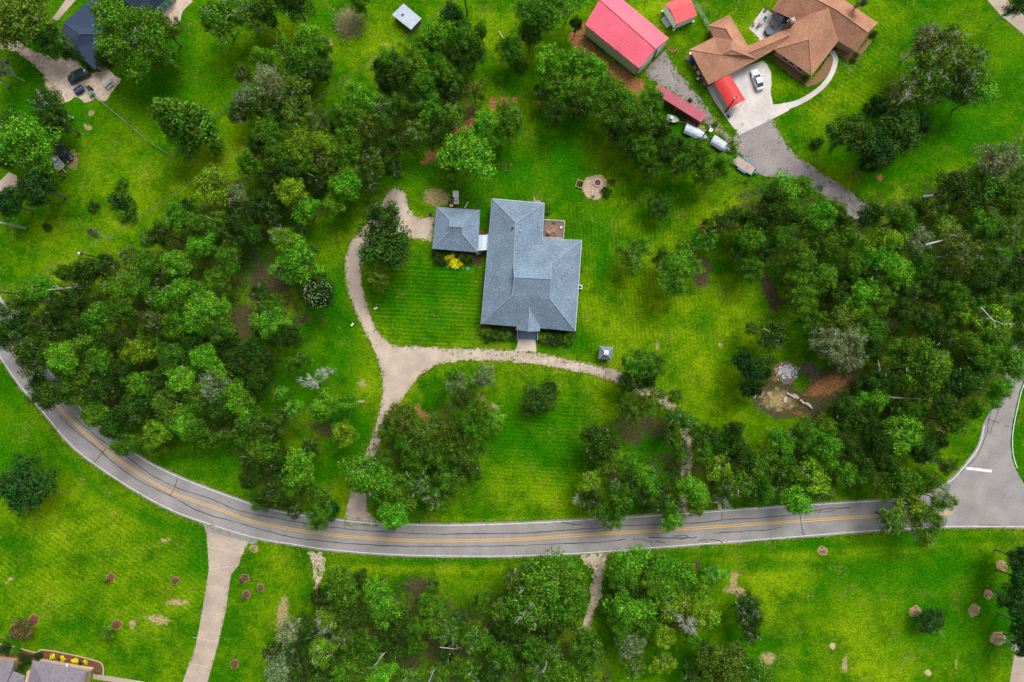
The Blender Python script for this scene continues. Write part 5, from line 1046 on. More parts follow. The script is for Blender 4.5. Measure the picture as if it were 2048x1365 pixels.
def puff_crown(name, seed, Rr, Ht, npuff, per, size, prad=.34, narrow=.55, zflat=.34, irr=.25, hollow=0.0, cz=.62, jit=.55):
    g = np.random.default_rng(seed); C = []; Nn = []; Sz = []
    ph = g.uniform(0, 6.28, 3); tops = []
    for i in range(npuff):
        th = g.uniform(0, 6.28); el = math.asin(g.uniform(-.15, 1.0)); k = g.uniform(.40, .90)
        rad = Rr*(1+irr*math.sin(2*th+ph[0])*.6+irr*math.sin(3*th+ph[1])*.5+irr*.5*math.sin(5*th+ph[2]))
        if g.random() < hollow: continue
        c = np.array([math.cos(th)*math.cos(el)*rad*k, math.sin(th)*math.cos(el)*rad*k, Ht*cz+math.sin(el)*Ht*zflat*k*g.uniform(.75, 1.15)])
        pr_ = Rr*prad*g.uniform(.5, 1.3); n = int(per*(pr_/(Rr*prad))**2)
        d = g.normal(size=(n, 3)); d[:, 2] = np.abs(d[:, 2])*1.0-.28; d /= np.linalg.norm(d, axis=1)[:, None]
        q = g.uniform(.45, 1.22, n)[:, None]*(1+.18*np.sin(d[:, :1]*9+i)*np.cos(d[:, 1:2]*8)); C.append(c+d*pr_*q*np.array([1, 1, .75])); tops.append(c)
        nn = d+g.normal(size=(n, 3))*jit+np.array([0, 0, .35]); nn /= np.linalg.norm(nn, axis=1)[:, None]; Nn.append(nn); Sz.append(g.uniform(.6, 1.35, n)*size)
    return leaf_mesh(name, np.concatenate(C), np.concatenate(Nn), np.concatenate(Sz), narrow), tops
def pine_crown(name, seed, Rr, Ht, ntuft, blades=34, ln=1.0):
    g = np.random.default_rng(seed); V = []; tops = []
    for i in range(ntuft):
        th = g.uniform(0, 6.28); el = math.asin(g.uniform(0, 1.0)); k = g.uniform(.3, .95)
        c = np.array([math.cos(th)*math.cos(el)*Rr*k, math.sin(th)*math.cos(el)*Rr*k, Ht*.62+math.sin(el)*Ht*.36*k]); tops.append(c)
        for _ in range(blades):
            d = g.normal(size=3); d[2] = abs(d[2])*.7-.1; d /= np.linalg.norm(d); s = np.cross(d, g.normal(size=3)); s /= np.linalg.norm(s); L_ = ln*g.uniform(.6, 1.2)
            V += [c+d*.08, c+d*L_*.5+s*.055, c+d*L_, c+d*L_*.5-s*.055]
    V = np.array(V); n = len(V)//4
    me = bpy.data.meshes.new(name); me.vertices.add(4*n); me.vertices.foreach_set('co', V.ravel()); me.loops.add(4*n); me.loops.foreach_set('vertex_index', np.arange(4*n)); me.polygons.add(n)
    me.polygons.foreach_set('loop_start', np.arange(n)*4); me.polygons.foreach_set('loop_total', np.full(n, 4)); me.update(calc_edges=True); me.materials.append(M_LEAF); return me, tops
def cone_crown(name, seed, Rr, Ht, n, size):
    g = np.random.default_rng(seed); C = []; Nn = []; tops = []
    for i in range(60):
        z = g.uniform(.12, 1.0); th = g.uniform(0, 6.28); r = Rr*(1-z)**.75*g.uniform(.55, 1.0); c = np.array([r*math.cos(th), r*math.sin(th), z*Ht*.97]); tops.append(c)
        k = n//60; d = g.normal(size=(k, 3)); d /= np.linalg.norm(d, axis=1)[:, None]; d[:, 2] = np.abs(d[:, 2])-.2
        C.append(c+d*Rr*.27*g.uniform(.5, 1.1, (k, 1))); nn = d+g.normal(size=(k, 3))*.5+np.array([0, 0, .4]); Nn.append(nn/np.linalg.norm(nn, axis=1)[:, None])
    C = np.concatenate(C); return leaf_mesh(name, C, np.concatenate(Nn), g.uniform(.6, 1.3, len(C))*size, .55), tops
def limb(mb, p, d, L_, r, g, lv, twist=.5):
    pts = [Vector(p)]; rs = [r]; dd = Vector(d).normalized(); n = 4
    for i in range(n):
        dd = (dd+Vector((g.uniform(-1, 1), g.uniform(-1, 1), g.uniform(-.5, .6)))*twist*.45).normalized(); pts.append(pts[-1]+dd*L_/n); rs.append(r*(1-.6*(i+1)/n))
    mb.tube(pts, rs, 5 if r > .12 else 3)
    if lv > 0:
        for i in range(1, n+1):
            for _ in range(1 if i < 3 else 2):
                if g.random() < .85: nd = (dd+Vector((g.uniform(-1, 1), g.uniform(-1, 1), g.uniform(-.4, .7)))*.95).normalized(); limb(mb, pts[i], nd, L_*.6, rs[i]*.72, g, lv-1, twist*1.15)
def trunk_mesh(name, seed, Rr, Ht, r, nl, tops=None, m=M_BARK, lv=1, top=.62):
    g = random.Random(seed); mb = MB(); ft = Ht*top*.55
    mb.tube([(0, 0, -.1), (0, 0, .3), (g.uniform(-.2, .2), g.uniform(-.2, .2), ft*.6), (0, 0, ft), (0, 0, Ht*top)], [r*1.5, r*1.1, r*.95, r*.85, r*.35], 8)
    if tops is not None:
        for c in g.sample(list(tops), min(nl, len(tops))):
            a = Vector((0, 0, ft*g.uniform(.8, 1.25))); b = Vector(c); mid = a.lerp(b, .5)+Vector((g.uniform(-.4, .4), g.uniform(-.4, .4), -.3)); mb.tube([a, mid, b], [r*.5, r*.33, r*.1], 5)
    me = bpy.data.meshes.new(name); me.from_pydata(mb.v, [], mb.f); me.materials.append(m); me.update(); return me
def twig_mesh(name, seed, Rr, Ht, n, base_r=.09, lv=2, surf=.8, m=M_PALE, cz=.62, zf=.34, L_=None):
    g = random.Random(seed); mb = MB()
    for i in range(n):
        th = g.uniform(0, 6.28); el = math.asin(g.uniform(.2, 1)); k = surf*g.uniform(.5, .95)
        c = Vector((math.cos(th)*math.cos(el)*Rr*k, math.sin(th)*math.cos(el)*Rr*k, Ht*cz+math.sin(el)*Ht*zf*k)); d = Vector((c.x, c.y, Ht*.25)).normalized()
        mb.tube([(0, 0, Ht*.3), c*.5+Vector((0, 0, Ht*.15)), c], [base_r*1.5, base_r*1.3, base_r], 4); limb(mb, c, d, (L_ or Rr*.38)*g.uniform(.7, 1.2), base_r*g.uniform(.7, 1.2), g, lv, 1.3)
    me = bpy.data.meshes.new(name); me.from_pydata(mb.v, [], mb.f); me.materials.append(m); me.update(); return me

# prototypes: kind -> list of (design radius, design height, [(part name, mesh)])
PROTO = {}
def proto(k, Rr, Ht, parts): PROTO.setdefault(k, []).append((Rr, Ht, parts))
for s in range(4):   # rounded oaks, dense
    c, tp = puff_crown('oak_crown', 10+s, 4, 11, 50, 200, .35, prad=.27, irr=.26+.05*s, jit=.75, narrow=.45); proto('o', 4, 11, [('crown', c), ('trunk', trunk_mesh('oak_trunk', s, 4, 11, .26, 14, tp))]+([('branch', twig_mesh('oak_branch', 12+s, 4, 11, 5, .045, 1, .85, L_=1.1))] if s % 2 else []))
for s in range(3):   # looser oaks with gaps
    c, tp = puff_crown('open_crown', 30+s, 4, 11, 44, 120, .35, prad=.22, irr=.34, hollow=.12, jit=.8); proto('c', 4, 11, [('crown', c), ('trunk', trunk_mesh('open_trunk', 20+s, 4, 11, .2, 16, tp)), ('branch', twig_mesh('open_branch', 25+s, 4, 11, 5, .05, 1))])
for s in range(2):   # big spreading oaks
    c, tp = puff_crown('spreading_crown', 50+s, 9, 15, 130, 210, .40, prad=.16, irr=.2, jit=.8); proto('O', 9, 15, [('crown', c), ('trunk', trunk_mesh('spreading_trunk', 40+s, 9, 15, .55, 18, tp)), ('branch', twig_mesh('spreading_branch', 45+s, 9, 15, 12, .08, 1, L_=1.8))])
for s in range(2):   # dark glossy broadleaf
    c, tp = puff_crown('dense_crown', 60+s, 4, 11, 46, 170, .36, prad=.27, irr=.16, jit=.45); proto('m', 4, 11, [('crown', c), ('trunk', trunk_mesh('dense_trunk', 50+s, 4, 11, .24, 8, tp))])
for s in range(3):   # lichen covered oaks, pale twigs outside
    c, tp = puff_crown('lichen_crown', 70+s, 4, 11, 46, 150, .34, prad=.27, irr=.25, narrow=.42, jit=.9); proto('l', 4, 11, [('crown', c), ('trunk', trunk_mesh('lichen_trunk', 60+s, 4, 11, .24, 14, tp, M_PALE)), ('branch', twig_mesh('lichen_branch', 65+s, 4, 11, 10, .055, 2, L_=1.1))])
for s in range(2):   # pines: tufts of needles
    c, tp = pine_crown('pine_crown', 80+s, 4, 14, 100, 34, 1.05); proto('p', 4, 14, [('crown', c), ('trunk', trunk_mesh('pine_trunk', 70+s, 4, 14, .2, 26, tp))])
for s in range(2):   # tall narrow
    c, tp = cone_crown('tall_crown', 90+s, 4, 17, 8400, .42); proto('t', 4, 17, [('crown', c), ('trunk', trunk_mesh('tall_trunk', 80+s, 4, 17, .25, 4, None, top=.9))])
for s in range(2):   # bare lichen covered snags
    proto('w', 3, 8, [('trunk', trunk_mesh('snag_trunk', 95+s, 3, 8, .16, 0, None, M_PALE)), ('branch', twig_mesh('snag_branch', 90+s, 3, 8, 9, .1, 3, .5, L_=1.7))])
for s in range(3):   # bushes
    c, tp = puff_crown('bush_crown', 100+s, 1.5, 1.7, 20, 95, .22, prad=.36, cz=.35, zflat=.6, irr=.1); proto('s', 1.5, 1.7, [('foliage', c), ('stem', trunk_mesh('bush_stem', 85+s, 1.5, 1.7, .06, 3, tp, top=.4))])
for s in range(2):   # saplings
    c, tp = puff_crown('sapling_crown', 110+s, 1.2, 3.4, 14, 60, .26, prad=.36, cz=.66, zflat=.32, irr=.2, hollow=.15); proto('y', 1.2, 3.4, [('crown', c), ('trunk', trunk_mesh('sapling_trunk', 88+s, 1.2, 3.4, .05, 5, tp))])

COLS = dict(F=(.62, .62, .005), G=(.048, .142, .006), B=(.070, .240, .009), D=(.024, .068, .005), Y=(.112, .235, .008), O=(.066, .128, .009), P=(.125, .19, .065), K=(.012, .050, .006), R=(.09, .075, .025))
CW = dict(F='yellow-flowered', G='mid green', B='bright green', D='dark green', Y='yellow-green', O='olive green', P='pale grey-green', K='blackish green', R='brownish green')
KW = dict(o='rounded oak', c='loose leafy tree', O='huge spreading oak', m='dense glossy tree', l='lichen oak', p='needle-tufted pine', t='tall narrow tree', w='bare pale snag', s='bush', y='young sapling')
KN = dict(o='oak_tree', c='leafy_tree', O='spreading_oak', m='broadleaf_tree', l='lichen_oak', p='pine_tree', t='tall_tree', w='dead_tree', s='bush', y='sapling')
KC = dict(o='tree', c='tree', O='tree', m='tree', l='tree', p='tree', t='tree', w='dead tree', s='bush', y='sapling')
TREES = """
40 38 55 oO|105 82 28 mD|268 78 84 OG|438 42 46 cG|490 28 36 lG|530 12 34 oG|540 40 18 mD|590 8 34 oD|355 240 62 tG 21|100 212 34 lD|118 246 30 oD|55 285 46 oB|18 250 26 oG|18 318 26 oG|85 335 32 cG|82 378 36 mK|22 409 31 mK|8 140 20 lP|5 60 30 oO|150 110 16 cD|135 92 16 cG|330 62 30 oO|215 120 22 oD|330 120 26 cG
722 6 22 mG|620 82 30 oB|648 100 20 oG|600 128 34 oG|642 142 26 mD|540 165 34 lP|585 190 32 cO|496 196 24 lP|528 118 20 oB|575 100 24 cB|490 150 18 lO|510 215 24 cD|480 230 20 lD|560 222 24 cD
905 42 28 oK|880 72 28 oB|925 86 28 oG|850 98 26 oG|785 124 24 oB|832 120 28 oY|945 112 24 oD|800 152 28 oD|885 145 28 oG|845 170 28 oG|770 166 22 oD|915 120 22 oD|870 118 20 oB|958 68 18 oG|760 140 16 mK|905 165 22 oG
720 200 30 oB|770 226 30 lG|690 236 28 oG|640 246 26 lO|740 262 26 cO|800 214 25 oG|860 214 28 oG|905 188 28 cD|948 186 22 cO|898 236 28 cG|835 266 28 lG|875 275 20 cD|700 272 26 oG|660 262 22 cD|590 242 26 cO|540 268 28 oG|600 290 30 oY|652 288 28 oY|555 312 26 oG|700 312 28 oG|745 322 28 cO|790 290 22 cD|515 295 22 mD|620 325 26 cG|660 330 26 cO|575 345 26 oD|500 330 24 oG|790 340 20 cD
942 314 46 oB|900 330 26 oB|915 292 22 oG|970 250 26 oB|1018 246 32 oG|1000 275 22 oB|1020 104 24 oG|1040 130 14 sG|1075 34 42 oG|1136 14 32 cB|1152 52 14 oD|1060 70 22 oD
1095 126 30 oB|1150 130 32 oB|1190 150 28 oB|1118 165 30 cG|1180 194 30 oG|1220 188 32 oG|1252 216 28 oG|1112 226 26 oD|1215 236 28 oG|1270 238 32 oG|1300 208 26 oG|1302 256 30 cG|1240 268 25 oD|1285 300 28 oG|1330 308 24 oD|1322 268 20 oD|1386 310 30 oG|1436 332 24 oB|1300 340 22 oG|1408 346 24 oG|1355 335 22 cG|1085 190 20 cD|1150 180 24 cB|1155 215 22 cD|1350 290 16 cD|1460 300 14 cB|1260 300 20 cD
1720 6 12 lP|1880 105 52 lO|1925 140 48 lG|1850 150 46 lG|1905 175 38 lD|1850 85 34 lP|1948 196 30 cB|1798 188 34 lO|1830 195 24 lO|1700 272 42 mD|1795 268 44 mD|1752 300 38 mK|1745 218 22 mK|1835 250 26 mK|1735 330 20 mK|1635 284 14 sD|1990 322 42 lP|2030 15 22 lD|2045 350 30 lG
1748 68 8 sD|1714 110 6 sD|1707 119 7 sD|1612 158 9 sG|243 370 14 sG|240 402 22 sK|258 424 20 sG|244 428 14 sB|93 455 10 sD|192 468 9 lP|184 411 11 sD|708 465 0 sD
432 372 42 oY|475 392 20 lP|358 436 26 oB|330 470 24 oD|398 455 28 oG|440 450 25 cG|405 492 26 oB|355 530 30 oB|290 528 30 oG|262 512 22 lO|180 545 32 oD|135 548 18 oG|228 572 28 cY|282 572 28 oG|92 578 28 oB|58 600 24 oG|120 612 28 oD|162 596 26 oD|200 640 28 oG|250 622 28 oG|35 632 34 lD|320 600 28 cG|368 590 32 oB|440 560 26 oG|420 618 34 oB|352 648 28 oG|308 642 24 lO|460 518 24 oG|445 662 28 oG|75 650 26 cD|120 655 24 cD|165 655 24 oD|395 650 24 oB|225 530 20 cD|300 480 18 lG|480 450 24 oD|470 480 22 cG|330 560 22 cD|470 420 20 cD|375 415 18 cD
586 384 30 oY|614 420 24 oB|690 375 34 oB|670 410 24 oY|745 358 26 cD|545 362 26 oD|522 420 28 oD|500 470 24 oD|640 365 22 cD|565 476 24 lY|600 522 40 oB|628 555 22 cD|642 588 30 mK|540 612 26 cG|546 645 32 oB|582 672 22 oD|520 590 22 cD|625 500 18 cG|565 540 22 cB|610 455 16 cD|715 355 20 oG
768 440 38 mD 14|768 490 50 mD 13|800 505 26 mG|757 558 22 oO|545 435 22 cD|560 395 20 cD
1318 418 24 mD 6|1262 522 28 cG 8|1275 498 22 cG 8|1345 540 34 oB|1372 505 24 cG|1348 572 24 oB|1410 486 24 cB|1438 452 30 cD|1400 470 14 cB|1325 520 20 cD|1385 540 18 cB|1500 480 32 oG|1530 432 30 oD|1500 540 26 oG|1470 430 20 oG|1490 445 20 cD|1525 500 22 cD|1478 505 20 cG|1510 455 18 oY
1566 385 32 oB|1600 376 24 oB|1640 432 30 oB|1545 402 26 oD|1668 422 20 oG|1735 432 24 oD|1800 440 28 oG|1770 482 28 oY|1900 378 32 mD|1962 372 38 oG|2010 400 34 oG|1960 450 32 oG|2020 468 32 lG|1830 480 30 lP|1888 460 28 lY|1920 505 36 lO|1750 520 28 oB|1790 542 30 oB|1842 530 26 oG|1700 530 28 oG|1650 490 28 oG|1600 520 30 oG|1562 480 26 oG|1640 560 32 oG|1600 600 28 oG|1720 590 32 oB|1672 640 32 oO|1760 602 26 oG|1802 622 30 oD|1650 680 32 lP|1740 662 30 oG|1900 590 28 oG|1960 560 30 oD|1910 622 24 cY|1990 640 36 cY|2022 560 32 oD|1860 582 26 oD|1700 480 26 cG|1610 450 26 cG|1575 440 24 oD|1670 590 24 oD|1850 640 28 oD|1880 545 24 cD|2040 520 26 cD|1990 510 26 lG|1940 410 22 cD|1740 560 22 cD|1590 560 24 oG|1820 580 22 cG|1700 680 28 lP|1615 640 24 oG|1870 420 22 cO|1950 600 24 cG|1680 450 18 cD|1990 600 24 cG|1785 500 20 cD|1830 420 20 oD|2040 440 26 lG
30 668 32 oD|78 708 36 oD|130 716 34 oB|112 790 34 oD|150 782 26 oG|205 720 28 oG|280 704 30 oY|248 742 26 oD|290 768 32 oB|210 780 30 oD|370 758 30 oB|348 716 28 oG|430 772 30 lP|480 722 32 oD|480 798 32 oB|338 808 30 oO|270 822 32 oD|232 850 30 oD|256 888 26 oG|370 842 32 oB|402 870 26 oG|318 862 28 oY|440 820 28 oD|500 852 28 oG|196 828 28 oG|410 715 28 oB|440 740 24 cB|170 750 22 cG|320 760 22 oD|310 890 20 oG|400 800 26 oG|450 870 18 cG|520 760 26 oD|510 700 26 oD|80 765 22 mD|180 690 26 oG|230 680 24 oD|300 670 24 oG|390 680 24 oD|460 690 24 oD|520 660 20 cD
55 968 54 mK 10|540 720 22 oD|600 722 22 cG|628 765 22 wP 8|652 745 18 wP 8|590 822 22 cB|565 790 16 cB|650 815 26 oB|694 810 20 oB|690 866 27 oY|550 852 30 oD|530 900 32 oG|600 932 36 oB|585 962 30 oG|642 990 24 oG|550 990 28 oD|660 1020 22 mK|640 1032 26 oG|735 950 40 oB|760 925 22 oG|790 1020 34 oB|785 1045 16 oB|500 960 20 oD|520 1000 20 oG|565 930 26 oD|620 895 20 cD|505 920 22 cD|590 1015 20 cD
800 836 32 oO|850 872 34 oO|900 862 28 oO|880 912 32 pG|830 918 30 oG|840 962 34 lG|900 952 32 oG|930 902 32 pO|950 852 30 pG|962 820 26 pG|912 765 22 pP|968 752 24 lP|990 840 22 cB|800 982 32 oG|870 992 30 lG|775 860 20 oG|812 885 22 cG|925 800 22 pD|910 745 16 pB|760 985 26 oG|940 940 24 cD|870 940 22 oD
1080 794 34 mD 7|1060 812 20 mD 6|1100 780 18 mD 6|1278 730 34 mG|1306 728 26 mD|1255 765 22 oD|1290 760 22 oD|1262 816 30 pO|1300 800 28 pO|1350 790 18 cG|1352 830 22 cG|1372 845 24 cG|1335 870 18 cD|1200 888 36 oD|1222 905 20 oY|1260 918 15 oB|1178 958 26 cY|1214 930 20 cY|1292 958 26 oB|1300 1000 26 oD|1242 1000 26 oG|1155 995 16 wP 7|1200 1022 22 cG|1340 1002 26 cG|1384 982 30 oB|1390 1010 22 oY|1342 1040 24 oB|1222 1042 22 cG|1402 900 24 cG|1440 932 28 cY|1420 872 22 cD|1472 902 28 oD|1480 962 32 cG|1520 932 34 oG|1510 740 32 oK|1482 718 20 oK|1500 772 26 oK|1545 678 34 cD|1500 655 14 cG|1450 975 24 lG|1525 985 24 oG|1260 960 22 cD|1230 970 16 wP 8|1180 1000 22 cD|1310 975 18 cD|1440 1000 18 wP 8|1392 872 18 cD|1362 905 17 cG|1372 972 18 cG|1350 960 16 cD|1465 860 18 oD
1560 882 28 oB|1606 866 28 oG|1648 856 24 oG|1688 818 30 oD|1740 800 28 oB|1700 840 28 oD|1650 892 34 oB|1620 950 34 cY|1560 930 28 oG|1690 942 30 oB|1590 1000 28 oB|1740 880 26 oD|1720 930 24 oD|1800 862 40 oB|1770 922 28 oD|1810 820 26 oG|1842 740 46 oG|1872 722 26 oY|1800 700 28 oG|1762 760 28 oD|1872 800 32 oD|1900 842 28 oG|1920 762 34 oD|1960 722 32 oG|1990 780 26 oB|2012 722 34 oG|1980 682 32 oG|1930 692 28 oG|1790 960 34 oG|1850 962 30 oG|1810 992 22 cG|1820 1020 34 cY|1850 1040 30 lG|1785 1040 30 cG|1880 1000 24 cO|1700 715 30 lP|1662 700 28 lP|1840 900 28 oD|1690 890 24 oD|1730 840 24 oD|1650 985 22 cG|1740 700 24 oD|1738 765 26 oD|1870 880 22 oD|1840 800 22 oY|1890 930 18 lG|1530 985 18 cB|1560 965 20 cD|1940 820 22 oG|2040 680 30 oG|2045 620 30 oG|1500 920 20 cD|1905 800 24 cO|1880 680 26 cD|1845 1075 18 lY
682 1170 34 oG|720 1160 20 oD|652 1192 26 oD|755 1182 28 oB|772 1222 32 oB|700 1222 28 oD|865 1168 18 cG|860 1208 26 oG|872 1245 28 oG|810 1242 28 oD|660 1245 24 wP|662 1232 28 lY|580 1262 28 lP|620 1272 24 oD|648 1300 28 lY|560 1332 30 lP|740 1290 32 oG|782 1288 26 oD|720 1332 28 oG|762 1342 28 oB|690 1342 26 oG|832 1250 24 oG|900 1262 26 lG|950 1282 32 cG|1002 1302 32 oG|1000 1222 26 cG|962 1200 20 mG|1012 1262 26 oD|820 1352 26 cG|880 1345 20 cG|940 1342 30 cG|800 1262 22 oD|610 1335 26 oD|665 1340 26 oD|690 1270 22 lO|835 1290 22 oG|1030 1160 26 lG|700 1190 22 oG|590 1300 22 lD|900 1300 22 cD|545 1300 18 lD|640 1360 22 cO|980 1350 26 oD|920 1230 18 cD
1090 1170 56 oG 13|1128 1205 44 oG 13|1060 1215 44 lG 13|1135 1155 36 oG|1060 1150 32 lG|1100 1232 36 oD|1062 1292 32 oG|1100 1302 26 lG|1172 1292 36 oG|1130 1350 32 oG|1080 1345 28 lG|1170 1340 24 cG|1100 1265 20 cD|1040 1320 24 cD|1040 1270 26 oD|1260 1125 34 oB|1240 1152 30 oG|1310 1128 30 oB|1362 1150 32 oB|1330 1175 32 oB|1395 1215 34 oY|1370 1240 26 wP 13|1350 1210 34 lY 12|1260 1212 38 oB|1325 1272 26 oY|1262 1292 28 lP|1266 1330 26 lG|1325 1322 24 cY|1395 1180 26 oY|1300 1160 26 oG|1285 1245 28 oG|1240 1250 22 oG|1225 1210 20 oG|1420 1145 22 cB 4|1438 1150 16 cB 3|1492 1230 32 lD|1495 1205 22 lD|1500 1265 22 lD|1440 1332 40 oO|1500 1342 32 cG|1410 1300 22 cD|1385 1345 24 cD|1525 1350 20 cG|1412 1235 20 oY|1275 1175 22 oD|1380 1270 18 oB|1475 1300 20 cO
1862 1240 28 mK 5|2036 1118 28 mK|2040 1160 28 mK|2022 1200 30 mK|2042 1250 28 mK|2048 1290 24 mK|213 1162 7 yG|492 1157 0 yR|45 1258 20 mR 5|34 1264 14 mR 5|214 1266 15 mG 4|1948 1225 0 yG|483 1162 6 yR|485 1195 6 yR|464 1338 6 yG|1660 1288 0 yG
883 512 17 sD|932 514 17 sD|900 522 12 sF|914 524 12 sF|974 664 14 sG|975 676 9 sD|992 668 14 sD|1010 672 13 sG|1002 660 9 sD|1025 674 10 sD|1084 673 12 sG|1100 678 14 sD|1118 678 14 sD|1134 676 14 sG|1108 667 9 sK|1126 666 9 sK|1145 668 8 sD|1215 383 11 sD|1224 365 7 sR|1093 420 8 sG|1097 448 6 sG|1107 446 7 sB|1118 446 6 sG|10 1301 12 sK|31 1306 11 sG|52 1317 12 sK|76 1315 9 sK|104 1314 6 sF|126 1318 6 sF|149 1322 6 sF|171 1325 5 sF|193 1342 7 sP|44 1335 8 sD|118 1318 4 sD|160 1327 4 sD|1431 248 7 sG|1380 200 5 sD
"""
def pick(k, seed): L_ = PROTO[k]; return L_[seed % len(L_)]
items = []
for ti, s_ in enumerate(x for l in TREES.strip().split('\n') for x in l.split('|')):
    f = s_.split(); x, y, r = float(f[0]), float(f[1]), float(f[2])
    if r <= 0: continue
    k, c = f[3][0], f[3][1]; hx = float(f[4]) if len(f) > 4 else None
    items.append([x, y, r, k, c, hx])
def place_tree(i, x, y, r, k, c, hx):
    rr = random.Random(i*13+5); Rd, Hd, parts = pick(k, rr.randrange(100))
    rm = r*S
    h = hx if hx else {'o': 7.5+rm*1.15, 'c': 6.5+rm*1.2, 'O': 16, 'm': 7+rm*1.1, 'l': 8+rm*1.2, 'p': 15, 't': 20, 'w': 9, 's': max(.7, rm*1.1), 'y': 2.6}[k]*(rr.uniform(.88, 1.14) if k not in 's' else 1)
    rm *= (1-.62*h/H)*(1.09 if k in 'oc' else 1.04); p = P(x, y, h*.62)
    sx = rm/Rd; sz = h/Hd
    t = thing(KN[k], '', KC[k], (p.x, p.y, 0.0), rr.uniform(0, 6.28)); t.scale = (sx*rr.uniform(.92, 1.08), sx*rr.uniform(.92, 1.08), sz)
    cc = COLS[c]; v = rr.uniform(.82, 1.2); hj = rr.uniform(.85, 1.2)
    for nm, me in parts:
        o = bpy.data.objects.new(nm, me); col.objects.link(o); o.parent = t
        if nm in ('crown', 'foliage'): o.color = (min(1, cc[0]*v*hj), cc[1]*v, cc[2]*v, 1)
    return t
PLANTS = []
for i, it in enumerate(items):
    t = place_tree(i, *it); PLANTS.append((t, it[0], it[1], it[3], it[4]))
# flowers on the dark bush by the drive
for t, x, y, k, c in PLANTS:
    if (x, y) == (642, 588):
        mb = MB(); g_ = random.Random(4); Hh = 11*t.scale[2]; Rw = 4*t.scale[0]
        for _ in range(150):
            a = g_.uniform(0, 6.28); q = Rw*.9*math.sqrt(g_.random()); z = Hh*.62+Hh*.36*math.sqrt(max(0, 1-(q/Rw)**2)); x_, y_ = q*math.cos(a), q*math.sin(a); r_ = g_.uniform(.06, .11)
            mb.lathe((x_/t.scale[0], y_/t.scale[1], z/t.scale[2]), [(.3*r_, 0), (r_, r_*.6), (.2*r_, r_)], 6)
        build(mb, 'blossom', mat('cream_petal', (.34, .36, .20), .8, .1, 3), t, False, False)
# a little fallen and standing dead wood
def deadwood(pts, r, label, nm='fallen_limb', z=None):
    mb = MB(); q = [P(x, y, h) for x, y, h in pts]; mb.tube(q, [r*(1-.6*i/(len(q)-1)) for i in range(len(q))], 6); g = random.Random(int(pts[0][0]))
    for i in range(1, len(q)):
        limb(mb, q[i], (q[i]-q[i-1]).normalized()+Vector((g.uniform(-.8, .8), g.uniform(-.8, .8), .2)), 1.6, r*.4, g, 1, .8)
    setp(build(mb, nm, M_PALE), label, 'dead limb')
deadwood([(1245, 0, 0)][:0] or [(806, 1290, 7), (790, 1296, 9), (772, 1304, 10), (760, 1316, 11)], .16, 'forked grey dead limb over the dark woods at the bottom, leftmost one')
deadwood([(185, 566, 6), (160, 573, 8), (130, 577, 9), (78, 582, 10)], .15, 'long pale dead limb reaching left over the grass from the left woods')
deadwood([(1776, 795, 6), (1810, 797, 7), (1848, 799, 9)], .17, 'straight bare grey limb across the dark woods right of the clearing')
deadwood([(1752, 705, 5), (1758, 730, 6), (1764, 757, 8)], .12, 'thin bare grey limb above the long straight one in the right woods')
deadwood([(1094, 1298, 2), (1093, 1312, 6), (1092, 1330, 9)], .2, 'upright grey dead trunk in the woods at the bottom centre')
deadwood([(1880, 565, 6), (1855, 480, 9)][:0] or [(1850, 490, 8), (1890, 480, 8), (1905, 470, 9)], .22, 'grey weathered limb in the pale lichen woods at the right')
deadwood([(880, 1295, 8), (908, 1298, 9)], .13, 'short pale limb between two dark clearings at the bottom')
deadwood([(858, 1364, 8), (868, 1340, 10)], .14, 'pale branch tip at the bottom edge of the photo')
deadwood([(1962, 615, 8), (1985, 640, 10), (2010, 650, 11)], .13, 'pale branching limb over the yellow-green oak at the far right')
def bare_trunk(x0, y0, x1, y1, h, r, label):
    b = P(x0, y0, 0); t_ = P(x1, y1, h); mb = MB(); mb.tube([b, b.lerp(t_, .5)+Vector((.1, .1, 0)), t_], [r*1.3, r, r*.75], 8); g = random.Random(int(x0))
    limb(mb, t_, (t_-b).normalized()+Vector((.3, .2, 0)), 2.5, r*.5, g, 2, .8); limb(mb, t_, (t_-b).normalized()+Vector((-.4, 0, 0)), 2.2, r*.45, g, 2, .8)
    setp(build(mb, 'bare_trunk', M_PALE), label, 'tree trunk')
bare_trunk(50, 457, 0, 446, 8, .22, 'smooth pale trunk slanting out of the left edge above the lawn')
bare_trunk(17, 173, -2, 158, 5, .22, 'pale trunk with brown mulch at its foot in the upper left grass')
bare_trunk(1996, 1277, 2035, 1290, 6, .22, 'pale trunk rising from the largest straw ring towards the dark trees')
bare_trunk(1976, 1188, 1995, 1197, 4, .1, 'thin pale trunk rising from the straw ring nearest the dark trees')
bare_trunk(1848, 395, 1885, 392, 4, .35, 'thick dark grey forked trunk base on the lawn by the right woods')
bare_trunk(1763, 236, 1800, 206, 11, .2, 'grey trunk slanting between the two dark oaks and the lichen oaks')

